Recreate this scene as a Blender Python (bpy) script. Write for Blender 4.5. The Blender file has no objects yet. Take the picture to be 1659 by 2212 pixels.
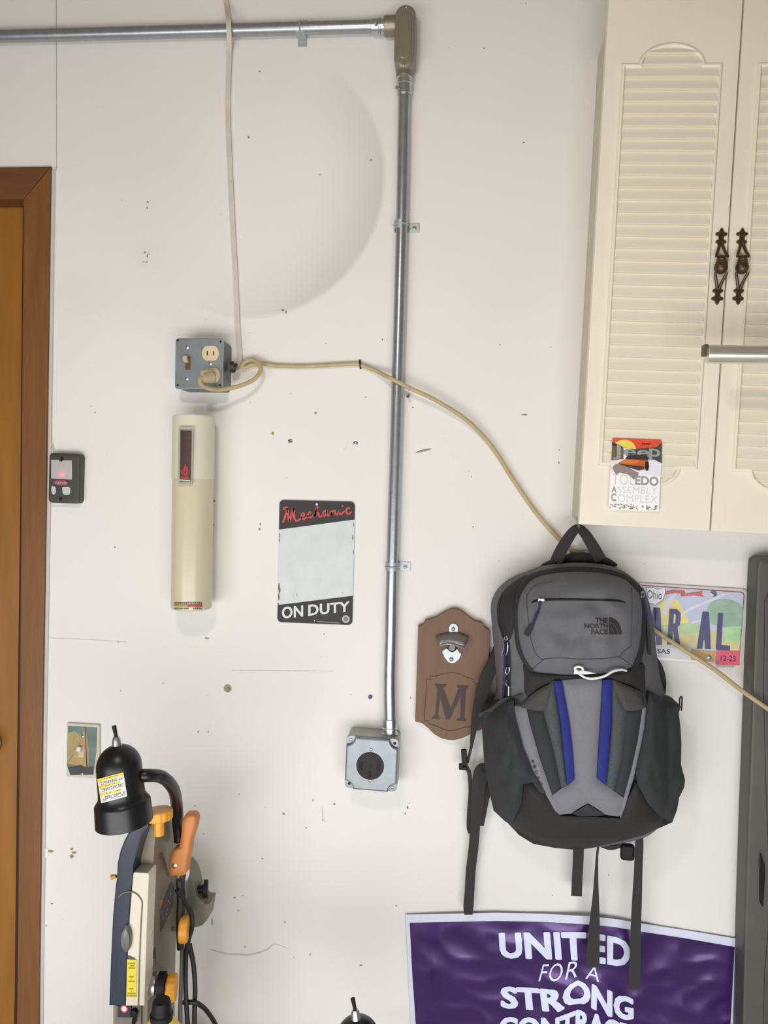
import bpy, bmesh, math, random
import numpy as np
from mathutils import Vector, Matrix, noise
from mathutils.geometry import delaunay_2d_cdt

random.seed(7)
W, H, F = 1659, 2212, 1600.0          # image frame and focal length in pixels
FOOT = (985.0, 1060.0)                # where the wall's normal through the camera meets the image
LEAN = 0.0235                         # camera roll
CAM = Vector((0.0, -1.47, 1.45))      # metres; the wall is y = 0, the floor z = 0
scene = bpy.context.scene

# ---------------------------------------------------------------- camera
yc = Vector(((FOOT[0]-W/2)/F, -(FOOT[1]-H/2)/F, -1)).normalized()
z0 = Vector((LEAN, 1, 0)); zc = (z0 - yc*z0.dot(yc)).normalized()
xc = yc.cross(zc)
RW = Matrix((xc, yc, zc))             # camera axes -> world axes
cam_data = bpy.data.cameras.new('camera')
cam_data.sensor_fit = 'VERTICAL'; cam_data.sensor_height = 36
cam_data.lens = F/H*36; cam_data.clip_start = 0.02
cam = bpy.data.objects.new('camera', cam_data)
cam.matrix_world = Matrix.Translation(CAM) @ RW.to_4x4()
scene.collection.objects.link(cam); scene.camera = cam

# ---------------------------------------------------------------- world, lights, exposure
world = bpy.data.worlds.new('world'); scene.world = world; world.use_nodes = True
bg = world.node_tree.nodes['Background']
bg.inputs[0].default_value = (0.93, 0.96, 1.0, 1); bg.inputs[1].default_value = 0.18
def area(name, loc, aim, sx, sy, power, col):
    l = bpy.data.lights.new(name, 'AREA'); l.shape = 'RECTANGLE'
    l.size = sx; l.size_y = sy; l.energy = power; l.color = col
    o = bpy.data.objects.new(name, l); o.location = loc
    o.rotation_euler = (Vector(aim)-Vector(loc)).to_track_quat('-Z', 'Y').to_euler()
    scene.collection.objects.link(o); return o
# lamp added for garage-door daylight, set low and close to brighten the lower wall
area('low_daylight_fill', (-0.35, -2.25, 0.52), (-0.3, 0, 0.52), 3.2, 0.98, 53, (0.965, 0.975, 1.0))
# overhead work light a little above and left of the photographer
area('overhead_work_light', (-0.32, -1.26, 2.10), (-0.2, 0, 1.1), 0.16, 0.09, 4.5, (1.0, 0.925, 0.80))
scene.view_settings.view_transform = 'Standard'; scene.view_settings.look = 'None'
scene.view_settings.exposure = 0.0; scene.view_settings.gamma = 1.0
scene.view_settings.use_curve_mapping = False

# ---------------------------------------------------------------- helpers
def P(u, v, d=0.0):
    """Point of the view ray through photo pixel (u, v) that lies d metres in front of the wall."""
    r = RW @ Vector(((u-W/2)/F, -(v-H/2)/F, -1))
    return CAM + r*((-d - CAM.y)/r.y)
def srgb(*c):
    return tuple(((x/255)/12.92 if x/255 <= 0.04045 else ((x/255+0.055)/1.055)**2.4) for x in c)
MATS = {}
def mat(name, rgb, rough=0.55, metal=0.0, var=0.06, scale=25.0, bump=0.0, bscale=300.0, spec=0.5, coat=0.0, stretch=(1,1,1), emit=0.0, alpha=1.0):
    if name in MATS: return MATS[name]
    m = bpy.data.materials.new(name); m.use_nodes = True
    nt = m.node_tree; b = nt.nodes['Principled BSDF']
    col = srgb(*rgb)
    tc = nt.nodes.new('ShaderNodeTexCoord'); mp = nt.nodes.new('ShaderNodeMapping')
    mp.inputs['Scale'].default_value = stretch
    nt.links.new(tc.outputs['Object'], mp.inputs['Vector'])
    if var > 0:
        n = nt.nodes.new('ShaderNodeTexNoise'); n.inputs['Scale'].default_value = scale; n.inputs['Detail'].default_value = 5
        nt.links.new(mp.outputs['Vector'], n.inputs['Vector'])
        mx = nt.nodes.new('ShaderNodeMix'); mx.data_type = 'RGBA'
        mx.inputs[6].default_value = tuple(max(0, c*(1-2.2*var)) for c in col)+(1,)
        mx.inputs[7].default_value = tuple(min(1, c*(1+2.2*var)) for c in col)+(1,)
        nt.links.new(n.outputs['Fac'], mx.inputs[0]); nt.links.new(mx.outputs[2], b.inputs['Base Color'])
    else:
        b.inputs['Base Color'].default_value = col+(1,)
    b.inputs['Roughness'].default_value = rough; b.inputs['Metallic'].default_value = metal
    b.inputs['Specular IOR Level'].default_value = spec; b.inputs['Coat Weight'].default_value = coat
    if emit:
        b.inputs['Emission Color'].default_value = col+(1,); b.inputs['Emission Strength'].default_value = emit
    if alpha < 1: b.inputs['Alpha'].default_value = alpha
    if bump > 0:
        n2 = nt.nodes.new('ShaderNodeTexNoise'); n2.inputs['Scale'].default_value = bscale; n2.inputs['Detail'].default_value = 4
        bp = nt.nodes.new('ShaderNodeBump'); bp.inputs['Strength'].default_value = bump; bp.inputs['Distance'].default_value = 0.002
        nt.links.new(mp.outputs['Vector'], n2.inputs['Vector'])
        nt.links.new(n2.outputs['Fac'], bp.inputs['Height']); nt.links.new(bp.outputs['Normal'], b.inputs['Normal'])
    MATS[name] = m; return m

def obj(name, bm, m, parent=None, label=None, smooth=True, kind=None, sharp=38):
    me = bpy.data.meshes.new(name)
    if isinstance(bm, bpy.types.Mesh): me = bm
    else:
        bmesh.ops.recalc_face_normals(bm, faces=bm.faces)
        if parent is not None and 'frame' in TH.get(parent.name, {}):
            bmesh.ops.transform(bm, matrix=TH[parent.name]['inv'], verts=bm.verts)
        bm.to_mesh(me); bm.free()
        if smooth:
            me.polygons.foreach_set('use_smooth', [True]*len(me.polygons))
            if sharp: me.set_sharp_from_angle(angle=math.radians(sharp))
    if m is not None and not me.materials: me.materials.append(m)
    o = bpy.data.objects.new(name, me); scene.collection.objects.link(o)
    if smooth and sharp and 4 < len(me.polygons) < 3000:
        wn = o.modifiers.new('weighted', 'WEIGHTED_NORMAL'); wn.keep_sharp = True
    if parent is not None:
        o.parent = parent
        if parent.name in TH: TH[o.name] = TH[parent.name]
    if label: o['label'] = label
    if kind: o['kind'] = kind
    return o
TH = {}
def tag(o, label, cat, group=None):
    o['label'] = label; o['category'] = cat
    if group: o['group'] = group
    return o
def thing(name, label, cat, u, v, d=0.0, group=None):
    """An Empty at a thing's base; part meshes are given in world coordinates and stored relative to it."""
    o = bpy.data.objects.new(name, None); o.empty_display_size = 0.03
    loc = P(u, v, d); o.location = loc; scene.collection.objects.link(o)
    TH[o.name] = {'frame': 1, 'inv': Matrix.Translation(-loc)}
    return tag(o, label, cat, group)
def struct(name, bm, m, **k):
    o = obj(name, bm, m, **k); o['kind'] = 'structure'; return o
def N(): return bmesh.new()

class Fr:
    """A local drawing frame lying on the wall: x to the right along the thing, z up, y into the wall."""
    def __init__(s, TL, TR, BR, BL, d=0.0):
        p = [P(a[0], a[1], d) for a in (TL, TR, BR, BL)]
        c = (p[0]+p[1]+p[2]+p[3])/4
        ex = ((p[1]-p[0])+(p[2]-p[3])); ez = ((p[0]-p[3])+(p[1]-p[2]))
        s.w = ex.length/2; s.h = ez.length/2
        th = 0.5*(math.atan2(ex.z, ex.x) + math.atan2(-ez.x, ez.z))
        s.M = Matrix.Translation(Vector((c.x, 0, c.z))) @ Matrix.Rotation(-th, 4, 'Y')
        s.I = s.M.inverted(); s.d = d
    def __call__(s, x, z, d=0.0): return s.M @ Vector((x, -d, z))
    def L(s, u, v, d): q = s.I @ P(u, v, d); return (q.x, q.z)
    def apply(s, bm): bmesh.ops.transform(bm, matrix=s.M, verts=bm.verts); return bm
ID = Matrix.Identity(4)

def box(bm, x0, x1, z0, z1, d0, d1, bev=0.0, seg=2, M=None):
    """Box in a frame: x0..x1, z0..z1, from depth d0 to d1 in front of the wall."""
    r = bmesh.ops.create_cube(bm, size=1)
    vs = r['verts']
    for v in vs:
        v.co = Vector((x0+(v.co.x+.5)*(x1-x0), -(d0+(v.co.y+.5)*(d1-d0)), z0+(v.co.z+.5)*(z1-z0)))
    bmesh.ops.recalc_face_normals(bm, faces=list({f for v in vs for f in v.link_faces}))
    if bev > 0:
        es = list({e for v in vs for e in v.link_edges})
        g = bmesh.ops.bevel(bm, geom=es, offset=bev, segments=seg, profile=0.5, affect='EDGES')
        vs = list({v for f in g['faces'] for v in f.verts} | {v for v in vs if v.is_valid})
    if M is not None:
        for v in vs: v.co = M @ v.co
    return vs
def prism(bm, pts, d0, d1, bev=0.0, M=None, seg=2):
    """Outline in (x, z), extruded from depth d0 (back) to d1 (front), front edge rounded."""
    b2 = bmesh.new()
    f = b2.faces.new([b2.verts.new((x, -d0, z)) for x, z in pts])
    g = bmesh.ops.extrude_face_region(b2, geom=[f])
    top = [v for v in g['geom'] if isinstance(v, bmesh.types.BMVert)]
    for v in top: v.co.y = -d1
    bmesh.ops.recalc_face_normals(b2, faces=b2.faces)
    if bev > 0:
        ts = set(top); es = [e for e in b2.edges if e.verts[0] in ts and e.verts[1] in ts]
        bmesh.ops.bevel(b2, geom=es, offset=bev, segments=seg, profile=0.5, affect='EDGES')
    b2.normal_update(); bmesh.ops.triangulate(b2, faces=[f for f in b2.faces if len(f.verts) > 4])
    merge(bm, b2, M)
def merge(bm, b2, M=None):
    mp = {}
    for v in b2.verts: mp[v] = bm.verts.new(M @ v.co if M is not None else v.co)
    for f in b2.faces:
        try: bm.faces.new([mp[v] for v in f.verts])
        except ValueError: pass
    b2.free()
def perp(t):
    a = Vector((0, 1, 0)) if abs(t.y) < 0.9 else Vector((1, 0, 0))
    n = a.cross(t).normalized(); return n, t.cross(n).normalized()
def tube(bm, path, r, seg=12, flat=1.0, caps=True):
    """Round (or flattened) tube along a list of points; r may be a list."""
    path = [Vector(p) for p in path]; n = len(path)
    rs = r if isinstance(r, (list, tuple)) else [r]*n
    rings = []; pn = None
    for i, p in enumerate(path):
        t = (path[min(i+1, n-1)]-path[max(i-1, 0)]).normalized()
        if pn is None: a, b = perp(t)
        else:
            a = (pn - t*pn.dot(t)).normalized(); b = t.cross(a).normalized()
        pn = a
        rings.append([bm.verts.new(p + a*math.cos(2*math.pi*k/seg)*rs[i] + b*math.sin(2*math.pi*k/seg)*rs[i]*flat) for k in range(seg)])
    for i in range(n-1):
        for k in range(seg):
            bm.faces.new((rings[i][k], rings[i][(k+1) % seg], rings[i+1][(k+1) % seg], rings[i+1][k]))
    if caps:
        bm.faces.new(rings[0][::-1]); bm.faces.new(rings[-1])
def lathe(bm, p0, axis, prof, seg=32, sx=1.0):
    """Solid of revolution: prof is a list of (distance along axis, radius)."""
    axis = Vector(axis).normalized(); a, b = perp(axis); rings = []
    p0 = Vector(p0)
    for t, r in prof:
        if r < 1e-6: rings.append([bm.verts.new(p0+axis*t)])
        else: rings.append([bm.verts.new(p0+axis*t+(a*math.cos(2*math.pi*k/seg)*sx+b*math.sin(2*math.pi*k/seg))*r) for k in range(seg)])
    for A, B in zip(rings, rings[1:]):
        for k in range(seg):
            k2 = (k+1) % seg
            if len(A) == 1 and len(B) == 1: continue
            if len(A) == 1: bm.faces.new((A[0], B[k2], B[k]))
            elif len(B) == 1: bm.faces.new((A[k], A[k2], B[0]))
            else: bm.faces.new((A[k], A[k2], B[k2], B[k]))
    for R, rev in ((rings[0], True), (rings[-1], False)):
        if len(R) > 1: bm.faces.new(R[::-1] if rev else R)
def disc(bm, c, r, d0, d1, M, seg=20, bev=0.0):
    """Round puck lying on a frame, facing the room."""
    b = bev or (d1-d0)*0.2
    lathe(bm, M @ Vector((c[0], -d0, c[1])), M.to_3x3() @ Vector((0, -1, 0)), [(0, r), (d1-d0-b, r), (d1-d0, max(r-b, r*.5)), (d1-d0, 0)], seg)
def cr(pts, n=8, closed=False):
    """Catmull-Rom through points of any dimension."""
    p = [np.array(q, float) for q in pts]; m = len(p); out = []
    for i in range(m if closed else m-1):
        a = p[(i-1) % m] if closed or i > 0 else 2*p[0]-p[1]
        b = p[i]; c = p[(i+1) % m]
        e = p[(i+2) % m] if closed or i+2 < m else 2*p[-1]-p[-2]
        for k in range(n):
            t = k/n
            out.append(0.5*((2*b)+(-a+c)*t+(2*a-5*b+4*c-e)*t*t+(-a+3*b-3*c+e)*t**3))
    if not closed: out.append(p[-1])
    return out
def dense(pts, step, closed=True):
    out = []; m = len(pts)
    for i in range(m if closed else m-1):
        a = np.array(pts[i], float); b = np.array(pts[(i+1) % m], float)
        k = max(1, int(math.ceil(np.linalg.norm(b-a)/step)))
        out += [a+(b-a)*j/k for j in range(k)]
    if not closed: out.append(np.array(pts[-1], float))
    return out
def segdist(Q, poly):
    A = np.array(poly, float); B = np.roll(A, -1, axis=0); Q = np.atleast_2d(np.array(Q, float))
    ab = B-A; L2 = (ab**2).sum(1)+1e-9
    t = np.clip(((Q[:, None, :]-A[None])*ab[None]).sum(2)/L2, 0, 1)
    return np.sqrt((((A[None]+t[..., None]*ab[None])-Q[:, None, :])**2).sum(2)).min(1)
def inside(Q, poly):
    Q = np.atleast_2d(np.array(Q, float)); x, y = Q[:, 0], Q[:, 1]; r = np.zeros(len(Q), bool); n = len(poly)
    for i in range(n):
        x0, y0 = poly[i]; x1, y1 = poly[(i+1) % n]
        c = ((y0 > y) != (y1 > y)) & (x < (x1-x0)*(y-y0)/((y1-y0) if y1 != y0 else 1e-9)+x0)
        r ^= c
    return r
def fill(poly, step):
    """Triangulate an outline with an interior grid."""
    a = np.array(poly); lo = a.min(0); hi = a.max(0)
    gx, gy = np.meshgrid(np.arange(lo[0]+step/2, hi[0], step), np.arange(lo[1]+step/2, hi[1], step*.87))
    gx[1::2] += step/2
    Q = np.c_[gx.ravel(), gy.ravel()]
    if len(Q):
        Q = Q[inside(Q, poly)]
        if len(Q): Q = Q[segdist(Q, poly) > step*0.45]
    vs = [Vector((float(p[0]), float(p[1]))) for p in list(poly)+list(Q)]
    r = delaunay_2d_cdt(vs, [], [list(range(len(poly)))], 1, 1e-4)
    return np.array([tuple(v) for v in r[0]]), r[2]
def panel(name, parent, outline, m, base, off=0.0, puff=0.0, width=20.0, thick=0.01, step=8.0, smooth=True, wr=0.0, wscale=0.02, label=None, n=5, bring_back=None, wdir=(1, 1)):
    """A padded piece of cloth or shell: outline in photo pixels, depth = base(u, v) + off + rounded puff + wrinkles. Returns (object, depth function)."""
    poly = cr(outline, n, True) if smooth else dense(outline, step)
    poly = dense(poly, step)
    pts, faces = fill(poly, step)
    def depth(u, v):
        q = np.c_[np.atleast_1d(u), np.atleast_1d(v)].astype(float)
        d = np.where(inside(q, poly), segdist(q, poly), 0)
        t = np.clip(d/width, 0, 1)
        h = base(q[:, 0], q[:, 1]) + off + puff*(1-(1-t)**2)
        if wr:
            h = h + np.array([noise.noise(Vector((a*wscale*wdir[0], b*wscale*wdir[1], off*50+len(outline)))) for a, b in q])*wr*(0.25+0.75*t)
        return h
    D = depth(pts[:, 0], pts[:, 1])
    bm = N(); vs = [bm.verts.new(P(p[0], p[1], dd)) for p, dd in zip(pts, D)]
    for f in faces:
        try: bm.faces.new([vs[i] for i in f])
        except ValueError: pass
    be = [e for e in bm.edges if len(e.link_faces) == 1]
    low = {}
    for e in be:
        for v in e.verts:
            if v not in low:
                y = v.co.y+thick if bring_back is None else -bring_back
                low[v] = bm.verts.new((v.co.x, y, v.co.z))
    for e in be:
        a, b = e.verts
        bm.faces.new((a, b, low[b], low[a]))
    for e in be: e.smooth = False
    o = obj(name, bm, m, parent, label, sharp=None)
    return o, (lambda u, v: float(depth(u, v)[0]))
def ribbon(bm, pts, thick=0.0015, n=6, smooth=True):
    """Webbing: list of (u, v, depth, width in pixels)."""
    q = cr(pts, n) if smooth and len(pts) > 2 else [np.array(p, float) for p in pts]
    rows = []
    for i, p in enumerate(q):
        t = q[min(i+1, len(q)-1)]-q[max(i-1, 0)]; L = math.hypot(t[0], t[1]) or 1
        nx, ny = -t[1]/L*p[3]/2, t[0]/L*p[3]/2
        a = P(p[0]+nx, p[1]+ny, p[2]); b = P(p[0]-nx, p[1]-ny, p[2])
        k = Vector((0, thick, 0))
        rows.append([bm.verts.new(x) for x in (a, b, b+k, a+k)])
    for r, s in zip(rows, rows[1:]):
        for k in range(4): bm.faces.new((r[k], r[(k+1) % 4], s[(k+1) % 4], s[k]))
    bm.faces.new(rows[0]); bm.faces.new(rows[-1][::-1])
def pxtube(bm, pts, r, seg=10, n=8, flat=1.0, smooth=True):
    q = cr(pts, n) if smooth and len(pts) > 2 else pts
    tube(bm, [P(p[0], p[1], p[2]) for p in q], r, seg, flat)

def cyl_hit(u, v, a, ax, R):
    """Depth in front of the wall where the view ray of a pixel meets a cylinder (clamped at its silhouette)."""
    r = RW @ Vector(((u-W/2)/F, -(v-H/2)/F, -1)); n = ax.normalized()
    o = CAM-a; rp = r-n*r.dot(n); op = o-n*o.dot(n)
    A = rp.dot(rp); B = op.dot(rp); C = op.dot(op)-R*R
    t = (-B-math.sqrt(max(0, B*B-A*C)))/A
    return -(CAM.y+r.y*t)
def text_geo(s, bold=0.0, space=1.0, shear=0.0, res=3):
    c = bpy.data.curves.new('t', 'FONT'); c.body = s; c.size = 1; c.offset = min(bold, 0.012); c.space_character = space; c.shear = shear
    c.resolution_u = res; c.fill_mode = 'FRONT'
    o = bpy.data.objects.new('t', c); scene.collection.objects.link(o)
    dg = bpy.context.evaluated_depsgraph_get(); dg.update()
    me = bpy.data.meshes.new_from_object(o.evaluated_get(dg))
    bpy.data.objects.remove(o); bpy.data.curves.remove(c)
    b = bmesh.new(); b.from_mesh(me)
    e = bold-0.012
    if e > 0.004:                      # heavier weights: the strokes grown by shifted copies
        kz = 0.0
        for v in b.verts: v.co.x -= e
        for dx, dy in ((e, 0), (0, e*.8), (0, -e*.8), (-e*.8, e*.6), (e*.8, e*.6), (-e*.8, -e*.6), (e*.8, -e*.6), (0, 0)):
            n0 = len(b.verts); b.from_mesh(me); b.verts.ensure_lookup_table(); kz = kz+3e-5
            for v in b.verts[n0:]: v.co.x += dx; v.co.y += dy; v.co.z = kz
    bpy.data.meshes.remove(me)
    xs = [v.co.x for v in b.verts]; ys = [v.co.y for v in b.verts]
    x0, x1, y0, y1 = min(xs), max(xs), min(ys), max(ys)
    for v in b.verts: v.co = Vector(((v.co.x-x0)/(x1-x0), (v.co.y-y0)/(y1-y0), v.co.z))
    return b
def lerp_path(path, s):
    p = [np.array(q, float) for q in path]
    xs = np.linspace(0, 1, len(p)) if len(p[0]) == 2 else [q[2] for q in p]
    return np.interp(s, xs, [q[0] for q in p]), np.interp(s, xs, [q[1] for q in p])
def text_px(bm, s, top, bot, dfn, bold=0.0, space=1.0, shear=0.0, cuts=0):
    """Lettering laid on a surface: top and bottom edges as pixel paths, dfn(u, v) the depth of that surface."""
    b = text_geo(s, bold, space, shear)
    for k in range(1, cuts):
        for co, no in (((k/cuts, 0, 0), (1, 0, 0)),):
            bmesh.ops.bisect_plane(b, geom=b.verts[:]+b.edges[:]+b.faces[:], plane_co=co, plane_no=no)
    if cuts:
        for k in (0.25, 0.5, 0.75):
            bmesh.ops.bisect_plane(b, geom=b.verts[:]+b.edges[:]+b.faces[:], plane_co=(0, k, 0), plane_no=(0, 1, 0))
    for v in b.verts:
        t = lerp_path(top, v.co.x); q = lerp_path(bot, v.co.x)
        u = q[0]+(t[0]-q[0])*v.co.y; w = q[1]+(t[1]-q[1])*v.co.y
        v.co = P(u, w, dfn(u, w)+v.co.z)
    merge(bm, b)
def text_fr(bm, fr, s, x0, x1, z0, z1, d, bold=0.0, shear=0.0, space=1.0):
    b = text_geo(s, bold, space, shear)
    for v in b.verts: v.co = fr(x0+v.co.x*(x1-x0), z0+v.co.y*(z1-z0), d+v.co.z)
    merge(bm, b)
def poly_fr(bm, fr, pts, d):
    f = bm.faces.new([bm.verts.new(fr(x, z, d)) for x, z in pts]); f.normal_update()
    bmesh.ops.triangulate(bm, faces=[f])
def poly_px(bm, pts, dfn):
    d = dfn if callable(dfn) else (lambda u, v: dfn)
    f = bm.faces.new([bm.verts.new(P(u, v, d(u, v))) for u, v in pts]); f.normal_update()
    bmesh.ops.triangulate(bm, faces=[f])
def rrect(w, h, r, n=5, cx=0, cz=0):
    out = []
    for sx, sz, a0 in ((1, 1, 0), (-1, 1, 90), (-1, -1, 180), (1, -1, 270)):
        for k in range(n+1):
            a = math.radians(a0+90*k/n)
            out.append((cx+sx*(w/2-r)+r*math.cos(a), cz+sz*(h/2-r)+r*math.sin(a)))
    return out
def screw(name, parent, fr, x, z, d, r=0.0032, m=None, ang=0.6, proud=0.0016, sub=None):
    bm = N()
    lathe(bm, fr(x, z, d), fr.M.to_3x3() @ Vector((0, -1, 0)), [(0, r), (proud*.5, r), (proud, r*.55), (proud, 0)], 14)
    c, s_ = math.cos(ang), math.sin(ang)
    sl = N(); box(sl, -r*.75, r*.75, -r*.13, r*.13, d+proud-.0002, d+proud+.0003)
    bmesh.ops.transform(sl, matrix=fr.M @ Matrix.Translation((x, 0, z)) @ Matrix.Rotation(ang, 4, 'Y'), verts=sl.verts)
    o = obj(name, bm, m or M_zinc, parent)
    obj('slot', sl, M_black, o) if sub else sl.free()
    return o

# ---------------------------------------------------------------- materials
M_strap = mat('strap_steel', (176, 180, 180), rough=0.38, metal=0.5, var=0.05)
M_galv = mat('galvanised_steel', (172, 175, 178), rough=0.33, metal=0.85, var=0.10, scale=60, bump=0.08, bscale=150)
M_zinc = mat('zinc_plated', (196, 200, 200), rough=0.28, metal=0.95, var=0.05)
M_plate = mat('zinc_box_steel', (142, 148, 151), rough=0.45, metal=0.65, var=0.10, scale=45)
M_box = mat('painted_box_steel', (176, 178, 168), rough=0.5, metal=0.4, var=0.12, scale=60)
M_diecast = mat('cast_aluminium', (150, 140, 124), rough=0.42, metal=0.6, var=0.05)
M_black = mat('black_plastic', (24, 21, 21), rough=0.55, var=0.05, spec=.3)
M_ivory = mat('ivory_plastic', (214, 196, 158), rough=0.4)
M_cream = mat('cream_enamel', (208, 199, 170), rough=0.2, var=0.03, scale=12)
M_creamcap = mat('cream_cap', (216, 212, 190), rough=0.35, var=0.03)
M_cord = mat('beige_cord', (186, 166, 122), rough=0.55, var=0.12, scale=40)
M_cablew = mat('painted_cable', (205, 197, 184), rough=0.6, var=0.08, scale=30)
M_casing = mat('dark_stained_casing', (122, 78, 34), rough=0.5, var=0.16, scale=14, stretch=(6, 6, .5), bump=0.15, bscale=60)
M_doorwood = mat('amber_door_veneer', (148, 97, 30), rough=0.45, var=0.16, scale=7, stretch=(5, 5, .6))
M_cab = mat('antique_white_cabinet', (241, 231, 211), rough=0.5, var=0.035, scale=9, bump=0.05, bscale=90)
M_cabside = mat('cabinet_carcass', (206, 197, 178), rough=0.55, var=0.06)
M_bronze = mat('antique_bronze', (92, 72, 48), rough=0.36, metal=0.6, var=0.25, scale=80)
M_grey = mat('bag_grey_cloth', (104, 104, 108), rough=0.85, var=0.05, scale=120, bump=0.25, bscale=900)
M_lgrey = mat('bag_light_grey_cloth', (124, 124, 130), rough=0.85, var=0.05, scale=120, bump=0.25, bscale=900)
M_char = mat('bag_charcoal_cloth', (48, 51, 52), rough=0.85, var=0.08, scale=90, bump=0.25, bscale=900)
M_mesh = mat('bag_mesh', (68, 74, 76), rough=0.7, var=0.22, scale=420, bump=0.4, bscale=700)
M_wing = mat('bag_brown_grey_cloth', (72, 70, 67), rough=0.85, var=0.06, scale=100, bump=0.25, bscale=900)
M_bagblack = mat('bag_black_cloth', (42, 39, 38), rough=0.8, var=0.08, scale=90, bump=0.25, bscale=900)
M_web = mat('black_webbing', (48, 46, 45), rough=0.8, var=0.08, scale=200, bump=0.3, bscale=1200)
M_blue = mat('blue_ribbon', (6, 26, 116), rough=0.7, var=0.06, scale=200)
M_navycord = mat('navy_cord', (28, 34, 86), rough=0.7)
M_white = mat('white_print', (232, 234, 238), rough=0.5, var=0.02)
M_wood = mat('brown_plaque_wood', (116, 86, 62), rough=0.6, var=0.10, scale=10, stretch=(5, 5, .6), bump=0.1, bscale=80)
M_woodline = mat('plaque_groove', (70, 50, 38), rough=0.7)
M_woodM = mat('burnt_letter', (70, 58, 54), rough=0.7)
M_castgrey = mat('cast_grey_metal', (132, 130, 130), rough=0.38, metal=0.6, var=0.06)
M_signblack = mat('sign_black', (46, 43, 42), rough=0.6, var=0.08, scale=40)
M_signwhite = mat('sign_pale', (206, 212, 208), rough=0.45, var=0.06, scale=30)
M_red = mat('sign_red', (196, 72, 66), rough=0.5)
M_dkred = mat('dark_red', (70, 20, 22), rough=0.5)
M_olive = mat('olive_grey_enamel', (134, 126, 106), rough=0.45, var=0.08, scale=20)
M_navy = mat('navy_enamel', (40, 48, 66), rough=0.35, var=0.08, scale=20)
M_sawcream = mat('cream_door_plastic', (216, 208, 188), rough=0.4, var=0.03)
M_knob = mat('yellow_knob', (236, 166, 52), rough=0.4, var=0.05)
M_orange = mat('orange_lever', (204, 130, 70), rough=0.45, var=0.05)
M_blackmatt = mat('black_lamp_enamel', (20, 18, 18), rough=0.36, var=0.08, scale=30)
M_rubber = mat('black_rubber', (28, 24, 24), rough=0.5, var=0.1, scale=60)
M_yellow = mat('yellow_plastic', (240, 214, 50), rough=0.35, var=0.03)
M_lblyellow = mat('label_yellow', (226, 204, 66), rough=0.5)
M_lblwhite = mat('label_white', (222, 222, 216), rough=0.5)
M_ink = mat('label_ink', (84, 80, 72), rough=0.6)
M_caseplastic = mat('grey_green_moulded_plastic', (80, 79, 72), rough=0.5, var=0.08, scale=30)

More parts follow.
